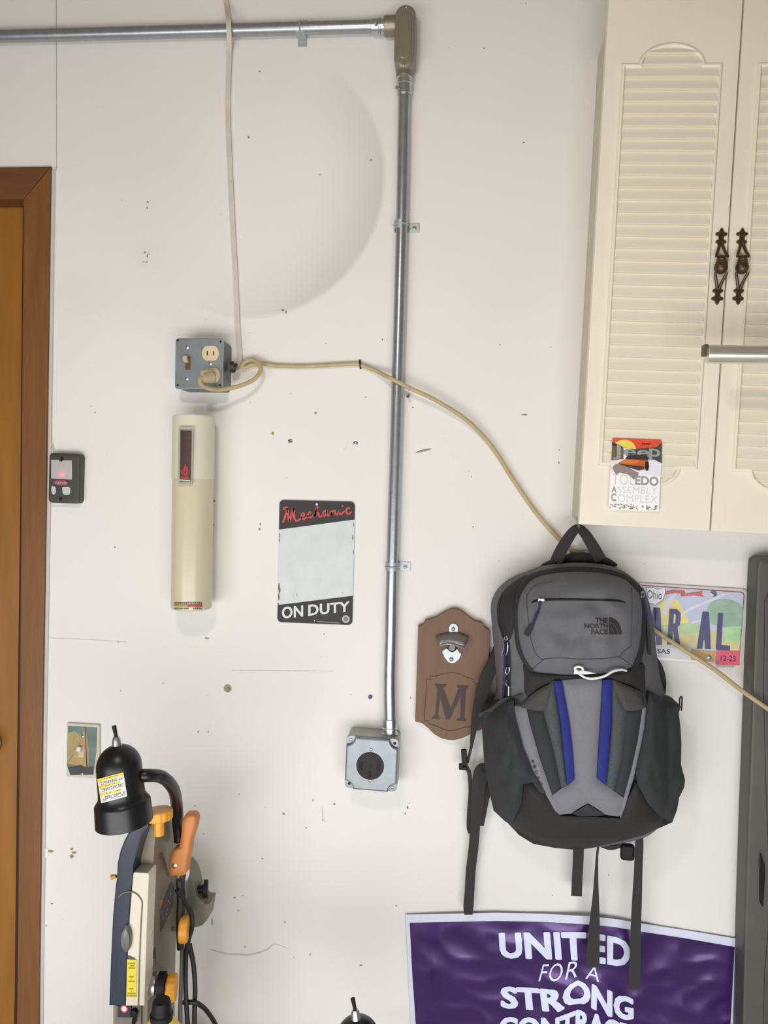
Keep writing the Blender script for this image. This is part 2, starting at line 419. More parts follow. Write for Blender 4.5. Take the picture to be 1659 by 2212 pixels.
# ---------------------------------------------------------------- setting
def wall_material():
    m = bpy.data.materials.new('painted_wallboard'); m.use_nodes = True
    nt = m.node_tree; b = nt.nodes['Principled BSDF']; L = nt.links.new
    b.inputs['Roughness'].default_value = 0.62; b.inputs['Specular IOR Level'].default_value = 0.3
    g = nt.nodes.new('ShaderNodeNewGeometry')
    def node(t, **k):
        n = nt.nodes.new(t)
        for a, v in k.items(): setattr(n, a, v)
        return n
    def math_(op, a, b_=None, c=None):
        n = node('ShaderNodeMath', operation=op)
        for i, x in enumerate((a, b_, c)):
            if x is None: continue
            if hasattr(x, 'is_output'): L(x, n.inputs[i])
            else: n.inputs[i].default_value = x
        return n.outputs[0]
    n1 = node('ShaderNodeTexNoise'); n1.inputs['Scale'].default_value = 2.2; n1.inputs['Detail'].default_value = 6
    L(g.outputs['Position'], n1.inputs['Vector'])
    r1 = node('ShaderNodeMix', data_type='RGBA')
    r1.inputs[6].default_value = srgb(226, 221, 215)+(1,); r1.inputs[7].default_value = srgb(237, 234, 229)+(1,)
    L(n1.outputs['Fac'], r1.inputs[0])
    # dusty ghost of a round thing that once hung here
    sep = node('ShaderNodeSeparateXYZ'); L(g.outputs['Position'], sep.inputs[0])
    c = P(540, 392); rad = (P(836, 392)-c).length
    dx = math_('SUBTRACT', sep.outputs[0], c.x); dz = math_('SUBTRACT', sep.outputs[2], c.z)
    r = math_('SQRT', math_('ADD', math_('MULTIPLY', dx, dx), math_('MULTIPLY', dz, dz)))
    ins = math_('SMOOTH_MIN', math_('MULTIPLY', math_('SUBTRACT', rad, r), 90.0), 1.0, 0.1)
    ins = math_('MAXIMUM', ins, 0.0)
    fade = math_('MAXIMUM', math_('SUBTRACT', 1.0, math_('MULTIPLY', math_('SUBTRACT', rad, r), 7.5)), 0.0)
    side = math_('MAXIMUM', math_('MULTIPLY', math_('SUBTRACT', math_('MULTIPLY', dx, 0.9), math_('MULTIPLY', dz, 0.55)), 4.2), 0.0)
    side = math_('MINIMUM', side, 1.0)
    k = math_('MULTIPLY', math_('MULTIPLY', ins, fade), math_('MULTIPLY', side, 0.27))
    # sooty smudge left of it
    def smudge(u, v, rx, rz, amt):
        q = P(u, v)
        ax = math_('DIVIDE', math_('SUBTRACT', sep.outputs[0], q.x), rx); az = math_('DIVIDE', math_('SUBTRACT', sep.outputs[2], q.z), rz)
        rr = math_('ADD', math_('MULTIPLY', ax, ax), math_('MULTIPLY', az, az))
        return math_('MULTIPLY', math_('POWER', math_('MAXIMUM', math_('SUBTRACT', 1.0, rr), 0.0), 1.5), amt)
    for a in ((350, 480, .17, .30, .06), (180, 640, .10, .07, .05), (315, 555, .05, .05, .04)): k = math_('ADD', k, smudge(*a))
    mul = node('ShaderNodeMix', data_type='RGBA', blend_type='MIX')
    L(k, mul.inputs[0]); L(r1.outputs[2], mul.inputs[6]); mul.inputs[7].default_value = srgb(96, 90, 76)+(1,)
    L(mul.outputs[2], b.inputs['Base Color'])
    n2 = node('ShaderNodeTexNoise'); n2.inputs['Scale'].default_value = 220; n2.inputs['Detail'].default_value = 3
    L(g.outputs['Position'], n2.inputs['Vector'])
    bp = node('ShaderNodeBump'); bp.inputs['Strength'].default_value = 0.10; bp.inputs['Distance'].default_value = 0.001
    L(n2.outputs['Fac'], bp.inputs['Height']); L(bp.outputs['Normal'], b.inputs['Normal'])
    return m
M_wall = wall_material()
ROOF = 2.62
seam_x = P(122, 180).x
door_x = P(110, 900).x - 0.02
casing_top = P(50, 358).z
bm = N()
box(bm, door_x, 2.6, 0, ROOF, -0.12, 0.0)
bm2 = N(); box(bm2, -2.6, door_x, casing_top-0.02, ROOF, -0.12, 0.0); merge(bm, bm2)
wall = struct('wall_back', bm, M_wall, smooth=False)
bm = N()
ribbon(bm, [(118, -214, .0006, 2.2), (121, -60, .0006, 2.2), (122, 180, .0006, 1.8), (122, 362, .0006, 1.6)], .0004)
obj('panel_seam', bm, mat('seam_grey', (190, 182, 170), rough=.7), wall)
bm = N(); box(bm, -2.6, 2.6, -0.05, 0.0, -0.12, 5.2)
struct('floor', bm, mat('concrete_floor', (206, 203, 197), rough=.7, var=.08, scale=3), smooth=False)
bm = N(); box(bm, -2.6, 2.6, ROOF, ROOF+.05, -0.12, 3.2)
struct('ceiling', bm, mat('dim_ceiling', (150, 142, 128), rough=.8), smooth=False)

# scuffs, dents and specks: irregular flecks lying on the paint
SPECK = [(537,296,4,4),(801,346,3,3),(691,377,2.5,2.5),(561,154,2.5,2.5),(319,437,3,3),(318,449,2.5,2.5),(611,670,5,3),(618,674,2,5),(205,891,2,2),
 (248,1182,3,3),(562,1132,2,3),(561,1143,3,5),(778,781,2,2),(883,842,2,2),(1136,7,2,2),(1131,308,2.5,2.5),(1046,104,4,2),(1207,1000,2,3),(1208,972,2,2),
 (444,1378,2.5,2),(256,1387,2,2),(352,1477,1.5,1.5),(261,1492,1.5,1.5),(428,1581,2.5,2.5),(450,1581,1.5,3),(449,1503,1,1),(421,1741,2,2),(440,1801,1.5,1.5),
 (507,1939,3,2.5),(515,1967,3,2),(524,1935,1.5,1.5),(567,1855,3,1.5),(661,1788,3,2),(529,2045,1.5,3),(670,2062,2,2),(635,2068,1.5,1.5),(780,2085,4,2.5),(856,1957,2,2),
 (615,1992,3,1.5),(722,1737,3,3),(697,1763,1.5,18),(458,1990,2,14),(516,1716,1,2),(676,1729,1.5,4),(613,1758,4,4),(880,1744,2.5,5),(875,1757,1.5,4),(884,1735,1.5,2),
 (887,1508,1.5,3),(1078,1212,1.5,1.5),(1075,1282,2,2),(1022,1138,2,2),(1392,1218,2,1),(1315,1890,1,3),(1193,1934,2,1),(1090,1680,1.5,1.5),(1005,1750,1.5,1.5),
 (1240,1180,2,2),(540,870,1.5,1.5),(462,1082,5,3),(461,1134,4,3),(620,1032,1,1.5),(628,850,1.5,1.5),(826,734,2,3),(1190,750,1,1.5),(1080,745,1.5,1.5),(704,742,2,2),
 (790,858,3,1),(892,880,3,2),(1133,896,9,2.5),(1018,1030,1,2),(1013,1018,1,1),(757,1500,2,1),(700,1370,1.5,1.5),(640,1341,2,2),(100,2000,2,2),(112,1952,3,2)]
bm = N()
def fleck(bm, u, v, rx, ry, d=0.0005, rot=0.0):
    n = 9; pts = []
    for k in range(n):
        a = 2*math.pi*k/n; q = random.uniform(.65, 1.15)
        x, y = rx*q*math.cos(a), ry*q*math.sin(a)
        pts.append((u+x*math.cos(rot)-y*math.sin(rot), v+x*math.sin(rot)+y*math.cos(rot)))
    poly_px(bm, pts, d)
for s in SPECK: fleck(bm, s[0], s[1], s[2]*.85, s[3]*.85)
fleck(bm, 915, 973, 19, 3.2, rot=-.2)
obj('scuff_marks', bm, mat('scuff_grey', (150, 138, 126), rough=.8, var=.25, scale=90), wall, kind='stuff')
bm = N()
for i in range(50):
    fleck(bm, random.uniform(130, 1240), random.uniform(20, 2200), random.uniform(.6, 1.3), random.uniform(.6, 1.5))
obj('faint_specks', bm, mat('speck_pale', (196, 187, 177), rough=.8, var=.1, scale=90), wall, kind='stuff')
bm = N()
for a in ([(452,2051,.0006,1.2),(486,2060,.0006,2.6),(512,2062,.0006,3.4),(537,2063,.0006,3.6),(574,2053,.0006,2.6),(593,2040,.0006,1.2),(621,2049,.0006,.8)],
          [(103,1378,.0006,1.0),(180,1381,.0006,1.1),(273,1387,.0006,1.0)], [(500,1448,.0006,.8),(600,1449,.0006,1.4),(720,1450,.0006,.8)],
          [(696,1740,.0006,1),(697,1765,.0006,1.6),(702,1778,.0006,1)]): ribbon(bm, a, .0002)
obj('scratch', bm, mat('scratch_grey', (204, 197, 190), rough=.8, var=.2, scale=120), wall, kind='stuff')
bm = N()
for s in ((682,892,3.5,3),(589,936,3,4),(313,545,3,2),(318,553,2,3),(316,566,3,2),(322,549,1.5,1.5),(310,566,1.5,1.5),(110,1839,7,3),(155,1834,4,3),(160,1842,7,3),(155,1850,5,4),(448,1379,4,2)): fleck(bm, *s, d=.0007)
obj('chipped_paint', bm, mat('bare_board_tan', (172, 136, 92), rough=.8, var=.2, scale=90), wall, kind='stuff')
bm = N()
poly_px(bm, [(95,1833),(103,1832),(104,1850),(97,1853),(94,1842)], .0012)
obj('paint_flake', bm, M_white, wall)

# door, casing and reveal
door = struct('door_1', None or (lambda b: (box(b, P(60,900).x-1.05, P(46,1300).x, 0.02, P(20,432).z, -0.075, -0.035, .002), b)[1])(N()), M_doorwood)
def casing(name, pts, d):
    bm = N(); prism(bm, [(P(u, v, d).x, P(u, v, d).z) for u, v in pts], -0.06, d, .003); return bm
j = casing('trim', [(50,430),(108,360),(105,600),(98,1100),(91,1550),(84,2100),(80,2640),(30,2640),(37,2100),(41,1600),(46,1000)], .009)
struct('trim_1', j, M_casing)
j = casing('trim', [(-900,372),(108,359),(50,430),(-900,442)], .009)
struct('trim_2', j, mat('dark_head_casing', (108, 64, 32), rough=.55, var=.16, scale=14, stretch=(.5, 6, 6)))
j = casing('trim', [(60,420),(56,1000),(51,1600),(47,2100),(40,2640),(23,2640),(31,2100),(36,1600),(43,1000),(48,436)], -.028)  # dark strip painted in for the shade of the gap beside the door
struct('door_gap_strip', j, mat('gap_shade', (52, 26, 12), rough=.7))
j = casing('trim', [(110,366),(117,366),(114,600),(109,1100),(101,1550),(94,2100),(89,2640),(80,2640),(84,2100),(91,1550),(98,1100),(105,600)], .003)
struct('trim_4', j, mat('reveal_grey_white', (196, 193, 188), rough=.7, var=.05))
kn = Fr((-62,1568),(10,1568),(10,1640),(-62,1640), -.03)
bm = N(); ax = Vector((0,-1,0))
lathe(bm, P(-24,1603,-.034), ax, [(0,.030),(.006,.030),(.009,.026),(.012,.014),(.03,.012),(.038,.022),(.05,.026),(.06,.022),(.064,0)], 28)
obj('door_knob', bm, mat('aged_brass_knob', (150, 140, 118), rough=.35, metal=.8), door)

# ---------------------------------------------------------------- conduit run
GRP = 'steel conduit run over the wall'
a = [(-900,99,.018),(-80,80,.018),(0,78.5,.018),(400,68,.018),(808,57,.018)]
bm = N(); pxtube(bm, a, .0120, 20)
tag(obj('conduit_pipe', bm, M_galv), 'horizontal galvanised conduit pipe across the top of the wall', 'pipe')
vp = [(873,200,.018),(871,320,.018),(868,480,.018),(857,880,.018),(848,1190,.018),(843,1400,.020),(841.5,1480,.024),(842.5,1556,.026)]
bm = N(); pxtube(bm, vp, .0115, 20)
tag(obj('conduit_pipe', bm, M_galv), 'long vertical galvanised conduit pipe running down to the black outlet', 'pipe')
# conduit body
cb = thing('conduit_elbow', 'oval cast metal conduit elbow fitting where the two conduit pipes meet', 'conduit fitting', 875, 78)
fr = Fr((852,10),(897,10),(897,146),(852,146), .045)
st = lambda w, h: rrect(w, h, w*.499, 9)
th_ = math.atan2(3.5, 100)
bm = N(); prism(bm, st(fr.w, fr.h), .004, .040, .006, fr.M); obj('housing', bm, M_diecast, cb)
bm = N(); prism(bm, st(fr.w*1.0, fr.h*1.0), .0405, .0465, .004, fr.M); cov = obj('cover', bm, M_diecast, cb)
def ringpan(bm, fr, w, h, r, t, d):
    o = rrect(w, h, r, 9); i = rrect(w-2*t, h-2*t, max(r-t, .0005), 9); n = len(o)
    A = [bm.verts.new(fr(x, z, d)) for x, z in o]; Bv = [bm.verts.new(fr(x, z, d-.0028)) for x, z in i]
    for k in range(n): bm.faces.new((A[k], A[(k+1) % n], Bv[(k+1) % n], Bv[k]))
    bm.faces.new(Bv)
bm = N(); prism(bm, st(fr.w*.66, fr.h*.74), .0464, .0482, .0016, fr.M); obj('raised_panel', bm, M_diecast, cov)
bm = N(); prism(bm, st(fr.w*.50, fr.h*.68), .0481, .0486, .0002, fr.M); obj('recess', bm, mat('cast_aluminium_dull', (140,130,116), rough=.5, metal=.5), cov)
screw('screw', cb, fr, 0.0015, fr.h*.5-.006, .0465, .0018, M_zinc)
screw('screw', cb, fr, -.001, -fr.h*.5+.006, .0465, .0018, M_zinc)
bm = N(); pxtube(bm, [(856,56,.020),(831,57,.020)], .0185, 24, smooth=False); obj('hub', bm, M_diecast, cb)
bm = N(); pxtube(bm, [(874,140,.020),(873.5,168,.020)], .0165, 24, smooth=False); obj('hub', bm, M_diecast, cb)
def connector(parent, p, q, r):
    bm = N(); A, Bp = P(*p), P(*q); L = (Bp-A).length
    lathe(bm, A, Bp-A, [(0,r*1.12),(L*.10,r*1.16),(L*.14,r*1.0),(L*.3,r),(L*.34,r*1.14),(L*.42,r*1.14),(L*.46,r*1.02),(L*.97,r*1.02),(L,r*.95)], 24)
    return obj('connector', bm, M_zinc, parent)
def setscrew(parent, u, v, d, ax):
    bm = N(); lathe(bm, P(u, v, d), ax, [(0,.0026),(.005,.0026),(.0055,.0034),(.009,.0034),(.0098,.002),(.0098,0)], 10)
    return obj('set_screw', bm, M_zinc, parent)
c1 = connector(cb, (833,57,.020), (803,58,.019), .0142); setscrew(cb, 812, 55, .033, (0,-1,.25))
c2 = connector(cb, (873.5,166,.020), (873,206,.019), .0138); setscrew(cb, 864, 191, .026, (-1,-.5,0))
# straps
def strap(u, v, ang, flip, lab, ears=1):
    t = thing('pipe_strap', lab, 'pipe strap', u, v, 0, 'conduit straps')
    c = P(u, v, .018); M = Matrix.Translation((c.x, 0, c.z)) @ Matrix.Rotation(ang, 4, 'Y')
    bm = N(); R = .0135; n = 16
    prof = []
    for k in range(n+1):
        a = math.pi*k/n
        prof.append((R*math.cos(a)*1.0, .016+R*math.sin(a)))
    outer = [(R, .0005)]+prof+[(-R, .0005)]
    inner = [(x*(R-.0013)/R, max(d-.0013, .0005) if d > .016 else d) for x, d in outer]
    loop = outer+inner[::-1]; rows = [[bm.verts.new(M @ Vector((x, -d, z))) for x, d in loop] for z in (-.0085, .0085)]
    n2 = len(loop)
    for k in range(n2): bm.faces.new((rows[0][k], rows[0][(k+1) % n2], rows[1][(k+1) % n2], rows[1][k]))
    no = len(outer)
    for rw in rows:
        for k in range(no-1): bm.faces.new((rw[k], rw[k+1], rw[n2-2-k], rw[n2-1-k]))
    band = obj('band', bm, M_strap, t)
    bm = N(); b2 = N(); tube(b2, [M @ Vector((R*1.04*math.cos(math.pi*k/12), -(.016+R*1.04*math.sin(math.pi*k/12)), 0)) for k in range(13)], .0016, 8); merge(bm, b2)
    obj('rib', bm, M_strap, band)
    for s in ([1, -1] if ears == 2 else [1]):
        bm = N(); x0, x1 = (R, R+.022) if ears == 1 else (R, R+.012)
        box(bm, min(s*x0, s*x1), max(s*x0, s*x1), -.009, .009, .0003, .002, .0006)
        bmesh.ops.transform(bm, matrix=M, verts=bm.verts); e = obj('ear', bm, M_strap, t)
        if ears == 1:
            class q: pass
            f = Fr.__new__(Fr); f.M = M; screw('screw', t, f, R+.012, -.001, .002, .0042, M_strap, .5, sub=1)
strap(866, 486, 0, 1, 'upper metal strap with a screwed ear on the vertical conduit')
strap(847, 1224, 0, 1, 'lower metal strap with a screwed ear on the vertical conduit')
strap(650, 61, math.radians(90), 1, 'two-eared metal strap on the horizontal conduit', 2)

# ---------------------------------------------------------------- black receptacle in raised-cover box
fr = Fr((748,1590),(862,1599),(856,1713),(743,1705), .060)
ob = thing('outlet_box', 'square metal outlet box with a round black heavy-duty socket under the vertical conduit', 'outlet', 803, 1650)
bm = N(); prism(bm, rrect(fr.w*.99, fr.h*.99, .006), .0, .050, .0015, fr.M); obj('box_body', bm, M_box, ob)
bm = N(); prism(bm, rrect(fr.w, fr.h, .009), .0502, .0535, .001, fr.M); cv = obj('cover_plate', bm, M_plate, ob)
def notched(w, h, n, r=.004):
    pts = []
    for sx, sz in ((1,1),(-1,1),(-1,-1),(1,-1)):
        c = []
        for k in range(9):
            a = math.radians(90*k/8)
            c.append((sx*(w/2-n*math.cos(a)*1.0), sz*(h/2-n*math.sin(a))))
        pts += c[::-1] if sx*sz > 0 else c
    return pts
bm = N(); prism(bm, notched(fr.w*.985, fr.h*.985, .0165), .053, .0615, .0035, fr.M, 3); obj('raised_cover', bm, M_plate, cv)
bm = N(); disc(bm, (-.002,-.002), .0268, .060, .0632, fr.M, 40); rc = obj('socket', bm, mat('socket_brown_black', (40,35,34), rough=.55, spec=.3), ob)
bm = N()
for (x, z, w, h) in ((-.019,-.003,.006,.015),(.0145,-.004,.006,.015),(-.0015,-.018,.006,.014)): box(bm, x-w/2, x+w/2, z-h/2, z+h/2, .0628, .0634)
bmesh.ops.transform(bm, matrix=fr.M, verts=bm.verts); obj('slot', bm, mat('slot_dark', (8,4,3), rough=.7), rc)
bm = N(); disc(bm, (-.0015,.0145), .0055, .0626, .0635, fr.M, 16); disc(bm, (-.002,-.0035), .004, .0626, .0636, fr.M, 16); obj('ground_hole', bm, mat('slot_brown', (14,9,6), rough=.6), rc)
screw('screw', ob, fr, -.001, .030, .0612, .0032, M_zinc); screw('screw', ob, fr, -.0015, -.031, .0612, .0032, M_zinc)
screw('screw', cv, fr, -fr.w*.5+.0085, fr.h*.5-.0085, .0535, .0034, M_zinc, .8); screw('screw', cv, fr, fr.w*.5-.0085, -fr.h*.5+.0085, .0535, .0034, M_zinc, .8)
bm = N(); disc(bm, (fr.w*.5-.008, fr.h*.5-.009), .003, .0532, .0537, fr.M, 12); disc(bm, (-fr.w*.5+.009, -fr.h*.5+.009), .003, .0532, .0537, fr.M, 12); obj('screw_hole', bm, M_black, cv)
connector(ob, (842.5,1586,.026), (842,1552,.025), .0138)

# ---------------------------------------------------------------- switch and outlet box with plug
fr = Fr((379,730),(483,732),(482,842),(378,840), .054)
sb = thing('switch_box', 'grey steel box with a toggle switch and a two-slot outlet', 'outlet', 432, 787)
bm = N(); prism(bm, rrect(fr.w*.985, fr.h*.985, .009), .0, .0515, .003, fr.M); obj('box_body', bm, mat('old_box_steel', (124,126,118), rough=.5, metal=.6, var=.15, scale=70), sb)
bm = N(); prism(bm, rrect(fr.w, fr.h, .006), .0516, .0545, .0012, fr.M); cv = obj('cover_plate', bm, M_plate, sb)
def lxz(u, v, d=.0545): return fr.L(u, v, d)
x, z = lxz(405.5,785)
bm = N(); box(bm, x-.0048, x+.0056, z-.0125, z+.0135, .0544, .0552, .0003); bmesh.ops.transform(bm, matrix=fr.M, verts=bm.verts); sw = obj('switch_slot', bm, mat('slot_brown2', (96,70,44), rough=.6), sb)
bm = N(); b2 = N(); box(b2, -.0042, .0042, -.004, .004, 0, .013, .001)
merge(bm, b2, fr.M @ Matrix.Translation((x-.002, -.054, z+.004)) @ Matrix.Rotation(math.radians(-28), 4, 'X')); obj('toggle', bm, M_ivory, sb)
x, z = lxz(455,763.5)
ov = [(x+.0172*math.cos(a), z+max(-.0145, min(.0145, .0172*math.sin(a)))) for a in [2*math.pi*k/40 for k in range(40)]]
bm = N(); prism(bm, ov, .054, .0565, .0006, fr.M); o1 = obj('outlet_face', bm, M_ivory, sb)
bm = N()
for dx, hh in ((-.0062,.0044),(.0066,.0040)): box(bm, x+dx-.001, x+dx+.001, z-hh, z+hh, .0563, .0568)
bmesh.ops.transform(bm, matrix=fr.M, verts=bm.verts); obj('slot', bm, M_black, o1)
x2, z2 = lxz(457,811)
bm = N(); prism(bm, [(x2+(a-x), z2+(b-z)) for a, b in ov], .054, .0565, .0006, fr.M); obj('outlet_face', bm, M_ivory, sb)
for u, v in ((405,750),(404,818),(455,786)):
    a, b = lxz(u, v); screw('screw', sb, fr, a, b, .0545, .0034, M_zinc, .9)
bm = N()
for u, v in ((384,735),(476,738),(475,832),(384,832)):
    a, b = lxz(u, v); disc(bm, (a, b), .0022, .0543, .0548, fr.M, 10)
obj('screw_hole', bm, M_black, sb)
bm = N(); pxtube(bm, [(497,793,.030),(506,793,.028)], .0115, 14, smooth=False); pxtube(bm, [(505,793,.028),(511,795,.026)], .009, 12, smooth=False)
obj('cable_clamp', bm, mat('dark_clamp', (56,56,54), rough=.45, metal=.6), sb)

# cord with its plug
cd = thing('extension_cord', 'beige cord plugged into the switch box and swagged behind the backpack', 'cord', 457, 811, .0)
bm = N()
b2 = N(); box(b2, -.0125, .0125, -.0115, .0115, 0, .022, .004, 3); merge(bm, b2, Matrix.Translation(P(453,815,.056)))
tube(bm, [P(455,815,.076), P(444,817,.088), P(437,816,.094)], [.0115, .0088, .0072], 16)
obj('plug', bm, mat('plug_beige', (190,176,140), rough=.45), cd)
bm = N()
path = [(437,816,.094),(432,820,.097),(435,831,.094),(446,838,.084),(468,842,.070),(490,840,.058),(520,833,.048),(548,820,.036),(562,803,.028),(562,788,.022),(552,780,.017),(540,777,.016),(528,783,.016),(522,792,.014),(530,794,.010),(545,788,.008),(572,786,.0075),(600,790,.0065),(660,791,.006),(720,788,.006),(768,786,.006),(782,789,.007),(810,800,.014),(835,813,.030),(858,824,.037),(885,838,.034),(940,864,.030),(1000,901,.024),(1040,938,.018),(1070,975,.014),(1110,1038,.012),(1160,1110,.011),(1200,1156,.009),(1225,1178,.0065),(1300,1250,.0055),(1360,1318,.008),(1410,1358,.020),(1470,1399,.026),(1540,1444,.034),(1600,1490,.058),(1660,1532,.078),(1760,1600,.085)]
pxtube(bm, path, .0042, 8, 5); obj('cable', bm, M_cord, cd)
bm = N()
ribbon(bm, [(777,777,.0035,4),(778,787,.0115,4),(779,797,.0035,4)], .001)
tag(obj('cable_staple', bm, mat('dark_staple', (60,54,48), rough=.5, metal=.5)), 'small dark staple pinning the beige cord left of the vertical conduit', 'staple')

# painted flat cable from ceiling
bm = N()
fp = [(480,-214,.006),(484,-60,.006),(488,0,.008),(491,22,.018),(493,45,.0345),(494,66,.0345),(495,90,.022),(495,115,.008),(493,180,.005),(492,240,.005),(495,330,.005),(499,420,.005),(504,520,.005),(508,590,.005),(512,690,.005),(515,735,.005),(518,780,.007),(512,794,.020),(508,794,.026)]
q = cr(fp, 6); ribbon(bm, [(p[0], p[1], p[2], 10.5) for p in q], .004, smooth=False)
tag(obj('flat_cable', bm, M_cablew), 'flat white-painted cable dropping over the horizontal conduit to the switch box', 'cable')

# ---------------------------------------------------------------- small wall hardware
def wscrew(name, lab, u, v, r, m, cat='screw', dome=True):
    f = Fr((u-5,v-5),(u+5,v-5),(u+5,v+5),(u-5,v+5)); t = thing(name, lab, cat, u, v)
    screw('head', t, f, 0, 0, 0, r, m, .5, .0022, sub=1)
wscrew('wall_screw', 'bright screw head in the wall right of centre above the black and red sign', 768, 958, .0048, M_zinc)
wscrew('wall_screw', 'dull screw head in the wall above the left side of the metal sign', 627, 953, .0045, mat('painted_screw', (150,144,136), rough=.5, metal=.4))
an = thing('wall_anchor', 'tan plastic wall anchor with a dark core left of the black outlet', 'wall anchor', 492, 1487)
f = Fr((487,1482),(497,1482),(497,1492),(487,1492))
bm = N(); disc(bm, (0,0), .0082, 0, .0015, f.M, 18); obj('collar', bm, mat('anchor_tan', (176,150,104), rough=.6, var=.15, scale=200), an)
bm = N(); disc(bm, (.0008,-.0008), .0042, .001, .0026, f.M, 14); obj('core', bm, mat('anchor_core', (104,110,112), rough=.4, metal=.5), an)
bm = N(); f = Fr((797,1502),(803,1502),(803,1508),(797,1508)); disc(bm, (0,0), .0040, 0, .004, f.M, 16)
tag(obj('wall_plug', bm, mat('blue_plug', (52,66,112), rough=.4)), 'small blue wall plug above the black socket', 'wall plug')
bm = N(); pxtube(bm, [(883,853,.0),(882,855,.010),(881,856,.018)], .0016, 8, smooth=False); lathe(bm, P(881,856,.018), (0,-1,0), [(0,.0034),(.001,.0034),(.0015,0)], 10); 
tag(obj('wall_nail', bm, mat('dark_nail', (84,76,66), rough=.4, metal=.7)), 'dark nail under the beige cord just right of the conduit', 'nail')

# ---------------------------------------------------------------- extinguisher
ex = thing('fire_extinguisher', 'cream cylindrical fire extinguisher hung below the switch box', 'fire extinguisher', 417, 1110)
top, bot = P(418.5, 899, .052), P(413.5, 1315, .052)
ax = (bot-top); Lx = ax.length; R = .0405
bm = N(); lathe(bm, top+ax*.31, ax, [(0,R*.985),(Lx*.674,R*.985),(Lx*.684,R*.96),(Lx*.688,R*.9),(Lx*.688,0)], 48); obj('body', bm, M_cream, ex)
bm = N(); lathe(bm, top, ax, [(0,0),(0,R*.95),(.003,R*1.0),(Lx*.32,R*1.015),(Lx*.323,R*.98)], 48); cap = obj('cap', bm, M_creamcap, ex)
bm = N(); b2 = N(); box(b2, -.02, .02, -.03, .03, .0, .016, .001); merge(bm, b2, Matrix.Translation((top.x, 0, top.z-.06))); b2 = N(); box(b2, -.02, .02, -.03, .03, .0, .016, .001); merge(bm, b2, Matrix.Translation((bot.x, 0, bot.z+.10))); obj('wall_bracket', bm, M_cream, ex)
def cyl_d(u, v, extra=.0):      # depth of the cylinder's front at a pixel
    return cyl_hit(u, v, top, ax, R*1.018+extra)
def patch(bm, corners, dfn, nu=10, nv=4):
    (a, b, c, d) = [np.array(q, float) for q in corners]; g = []
    for j in range(nv+1):
        row = []
        for i in range(nu+1):
            s, t = i/nu, j/nv
            p = (a*(1-s)+b*s)*(1-t)+(d*(1-s)+c*s)*t
            row.append(bm.verts.new(P(p[0], p[1], dfn(p[0], p[1]))))
        g.append(row)
    for j in range(nv):
        for i in range(nu): bm.faces.new((g[j][i], g[j][i+1], g[j+1][i+1], g[j+1][i]))
def slab(bm, corners, dfn, t=.002, **k):
    patch(bm, corners, dfn, **k); bmesh.ops.solidify(bm, geom=bm.faces[:], thickness=t)
bm = N(); slab(bm, [(386,922),(418.5,922),(415,1047),(384,1047)], lambda u, v: cyl_d(u, v, .006), .012, nu=8, nv=6); wf = obj('label_bezel', bm, M_creamcap, cap)
bm = N(); patch(bm, [(389,928),(415.5,928),(413,1042),(388,1042)], lambda u, v: cyl_d(u, v, .0066)); obj('silver_edge', bm, M_zinc, wf)
bm = N(); patch(bm, [(390.2,930),(414.3,930),(412,1040),(389,1040)], lambda u, v: cyl_d(u, v, .0071)); obj('dark_label', bm, mat('brown_label', (70,46,38), rough=.45, var=.25, scale=60, stretch=(1,1,8)), wf)
bm = N()
for pts in ([(399,1003),(401,1010),(399,1022),(404,1029),(400,1028),(395,1021),(396,1013)], [(400,1001),(406,1012),(405,1024),(401,1029),(402,1018)], [(394,1012),(394,1022),(397,1028),(391,1023),(391,1017)]):
    poly_px(bm, pts, lambda u, v: cyl_d(u, v, .0076))
patch(bm, [(390,1029),(407,1029),(407,1034),(390,1034)], lambda u, v: cyl_d(u, v, .0076)); obj('flame_emblem', bm, mat('flame_red', (178,52,40), rough=.5), wf)
bm = N(); patch(bm, [(388,1036),(411,1037),(411,1039),(388,1038)], lambda u, v: cyl_d(u, v, .0077)); obj('print_line', bm, M_lblwhite, wf)
E = lambda u, v: cyl_d(u, v, .0004)
bm = N(); patch(bm, [(376,1305),(404,1305),(404,1311),(376,1309)], E); obj('caution_band', bm, mat('band_ochre', (160,138,66), rough=.5, var=.2, scale=200), ex)
bm = N(); patch(bm, [(405,1305.5),(437,1305),(437,1311),(405,1311)], E); obj('caution_band', bm, mat('band_red', (180,72,48), rough=.5, var=.25, scale=250), ex, label='red printed caution band')
bm = N()
for y in (1301, 1313.5):
    for k in range(15):
        u = 377+k*4+random.uniform(-.4,.4)
        if random.random() < .9: patch(bm, [(u,y),(u+2.8,y),(u+2.8,y+2.4),(u,y+2.4)], lambda a, b: cyl_d(a, b, .0006), 1, 1)
obj('fine_print', bm, M_ink, ex, kind='stuff')

# ---------------------------------------------------------------- garage door button
fr = Fr((105,978),(174,980),(170,1088),(103,1086), .02)
gb = thing('door_opener_button', 'dark wall control with a glowing red light beside the door frame', 'wall control', 138, 1032)
bm = N(); prism(bm, rrect(fr.w, fr.h, .008), 0, .020, .005, fr.M, 3); obj('case', bm, mat('control_black', (70,66,60), rough=.45, var=.05), gb)
bm = N(); prism(bm, [fr.L(u,v,.021) for u,v in ((110.5,993),(127,993),(129,996.5),(133.5,997),(137,994),(155,994.5),(155.5,1036),(110.5,1033.5))], .0195, .0215, .0006, fr.M); obj('push_bar', bm, mat('frosted_grey', (186,180,178), rough=.35), gb)
def glow():
    m = mat('red_glow', (255,150,158), rough=.4, var=0); nt = m.node_tree; b = nt.nodes['Principled BSDF']
    b.inputs['Emission Color'].default_value = (1,.16,.18,1); b.inputs['Emission Strength'].default_value = .55; return m
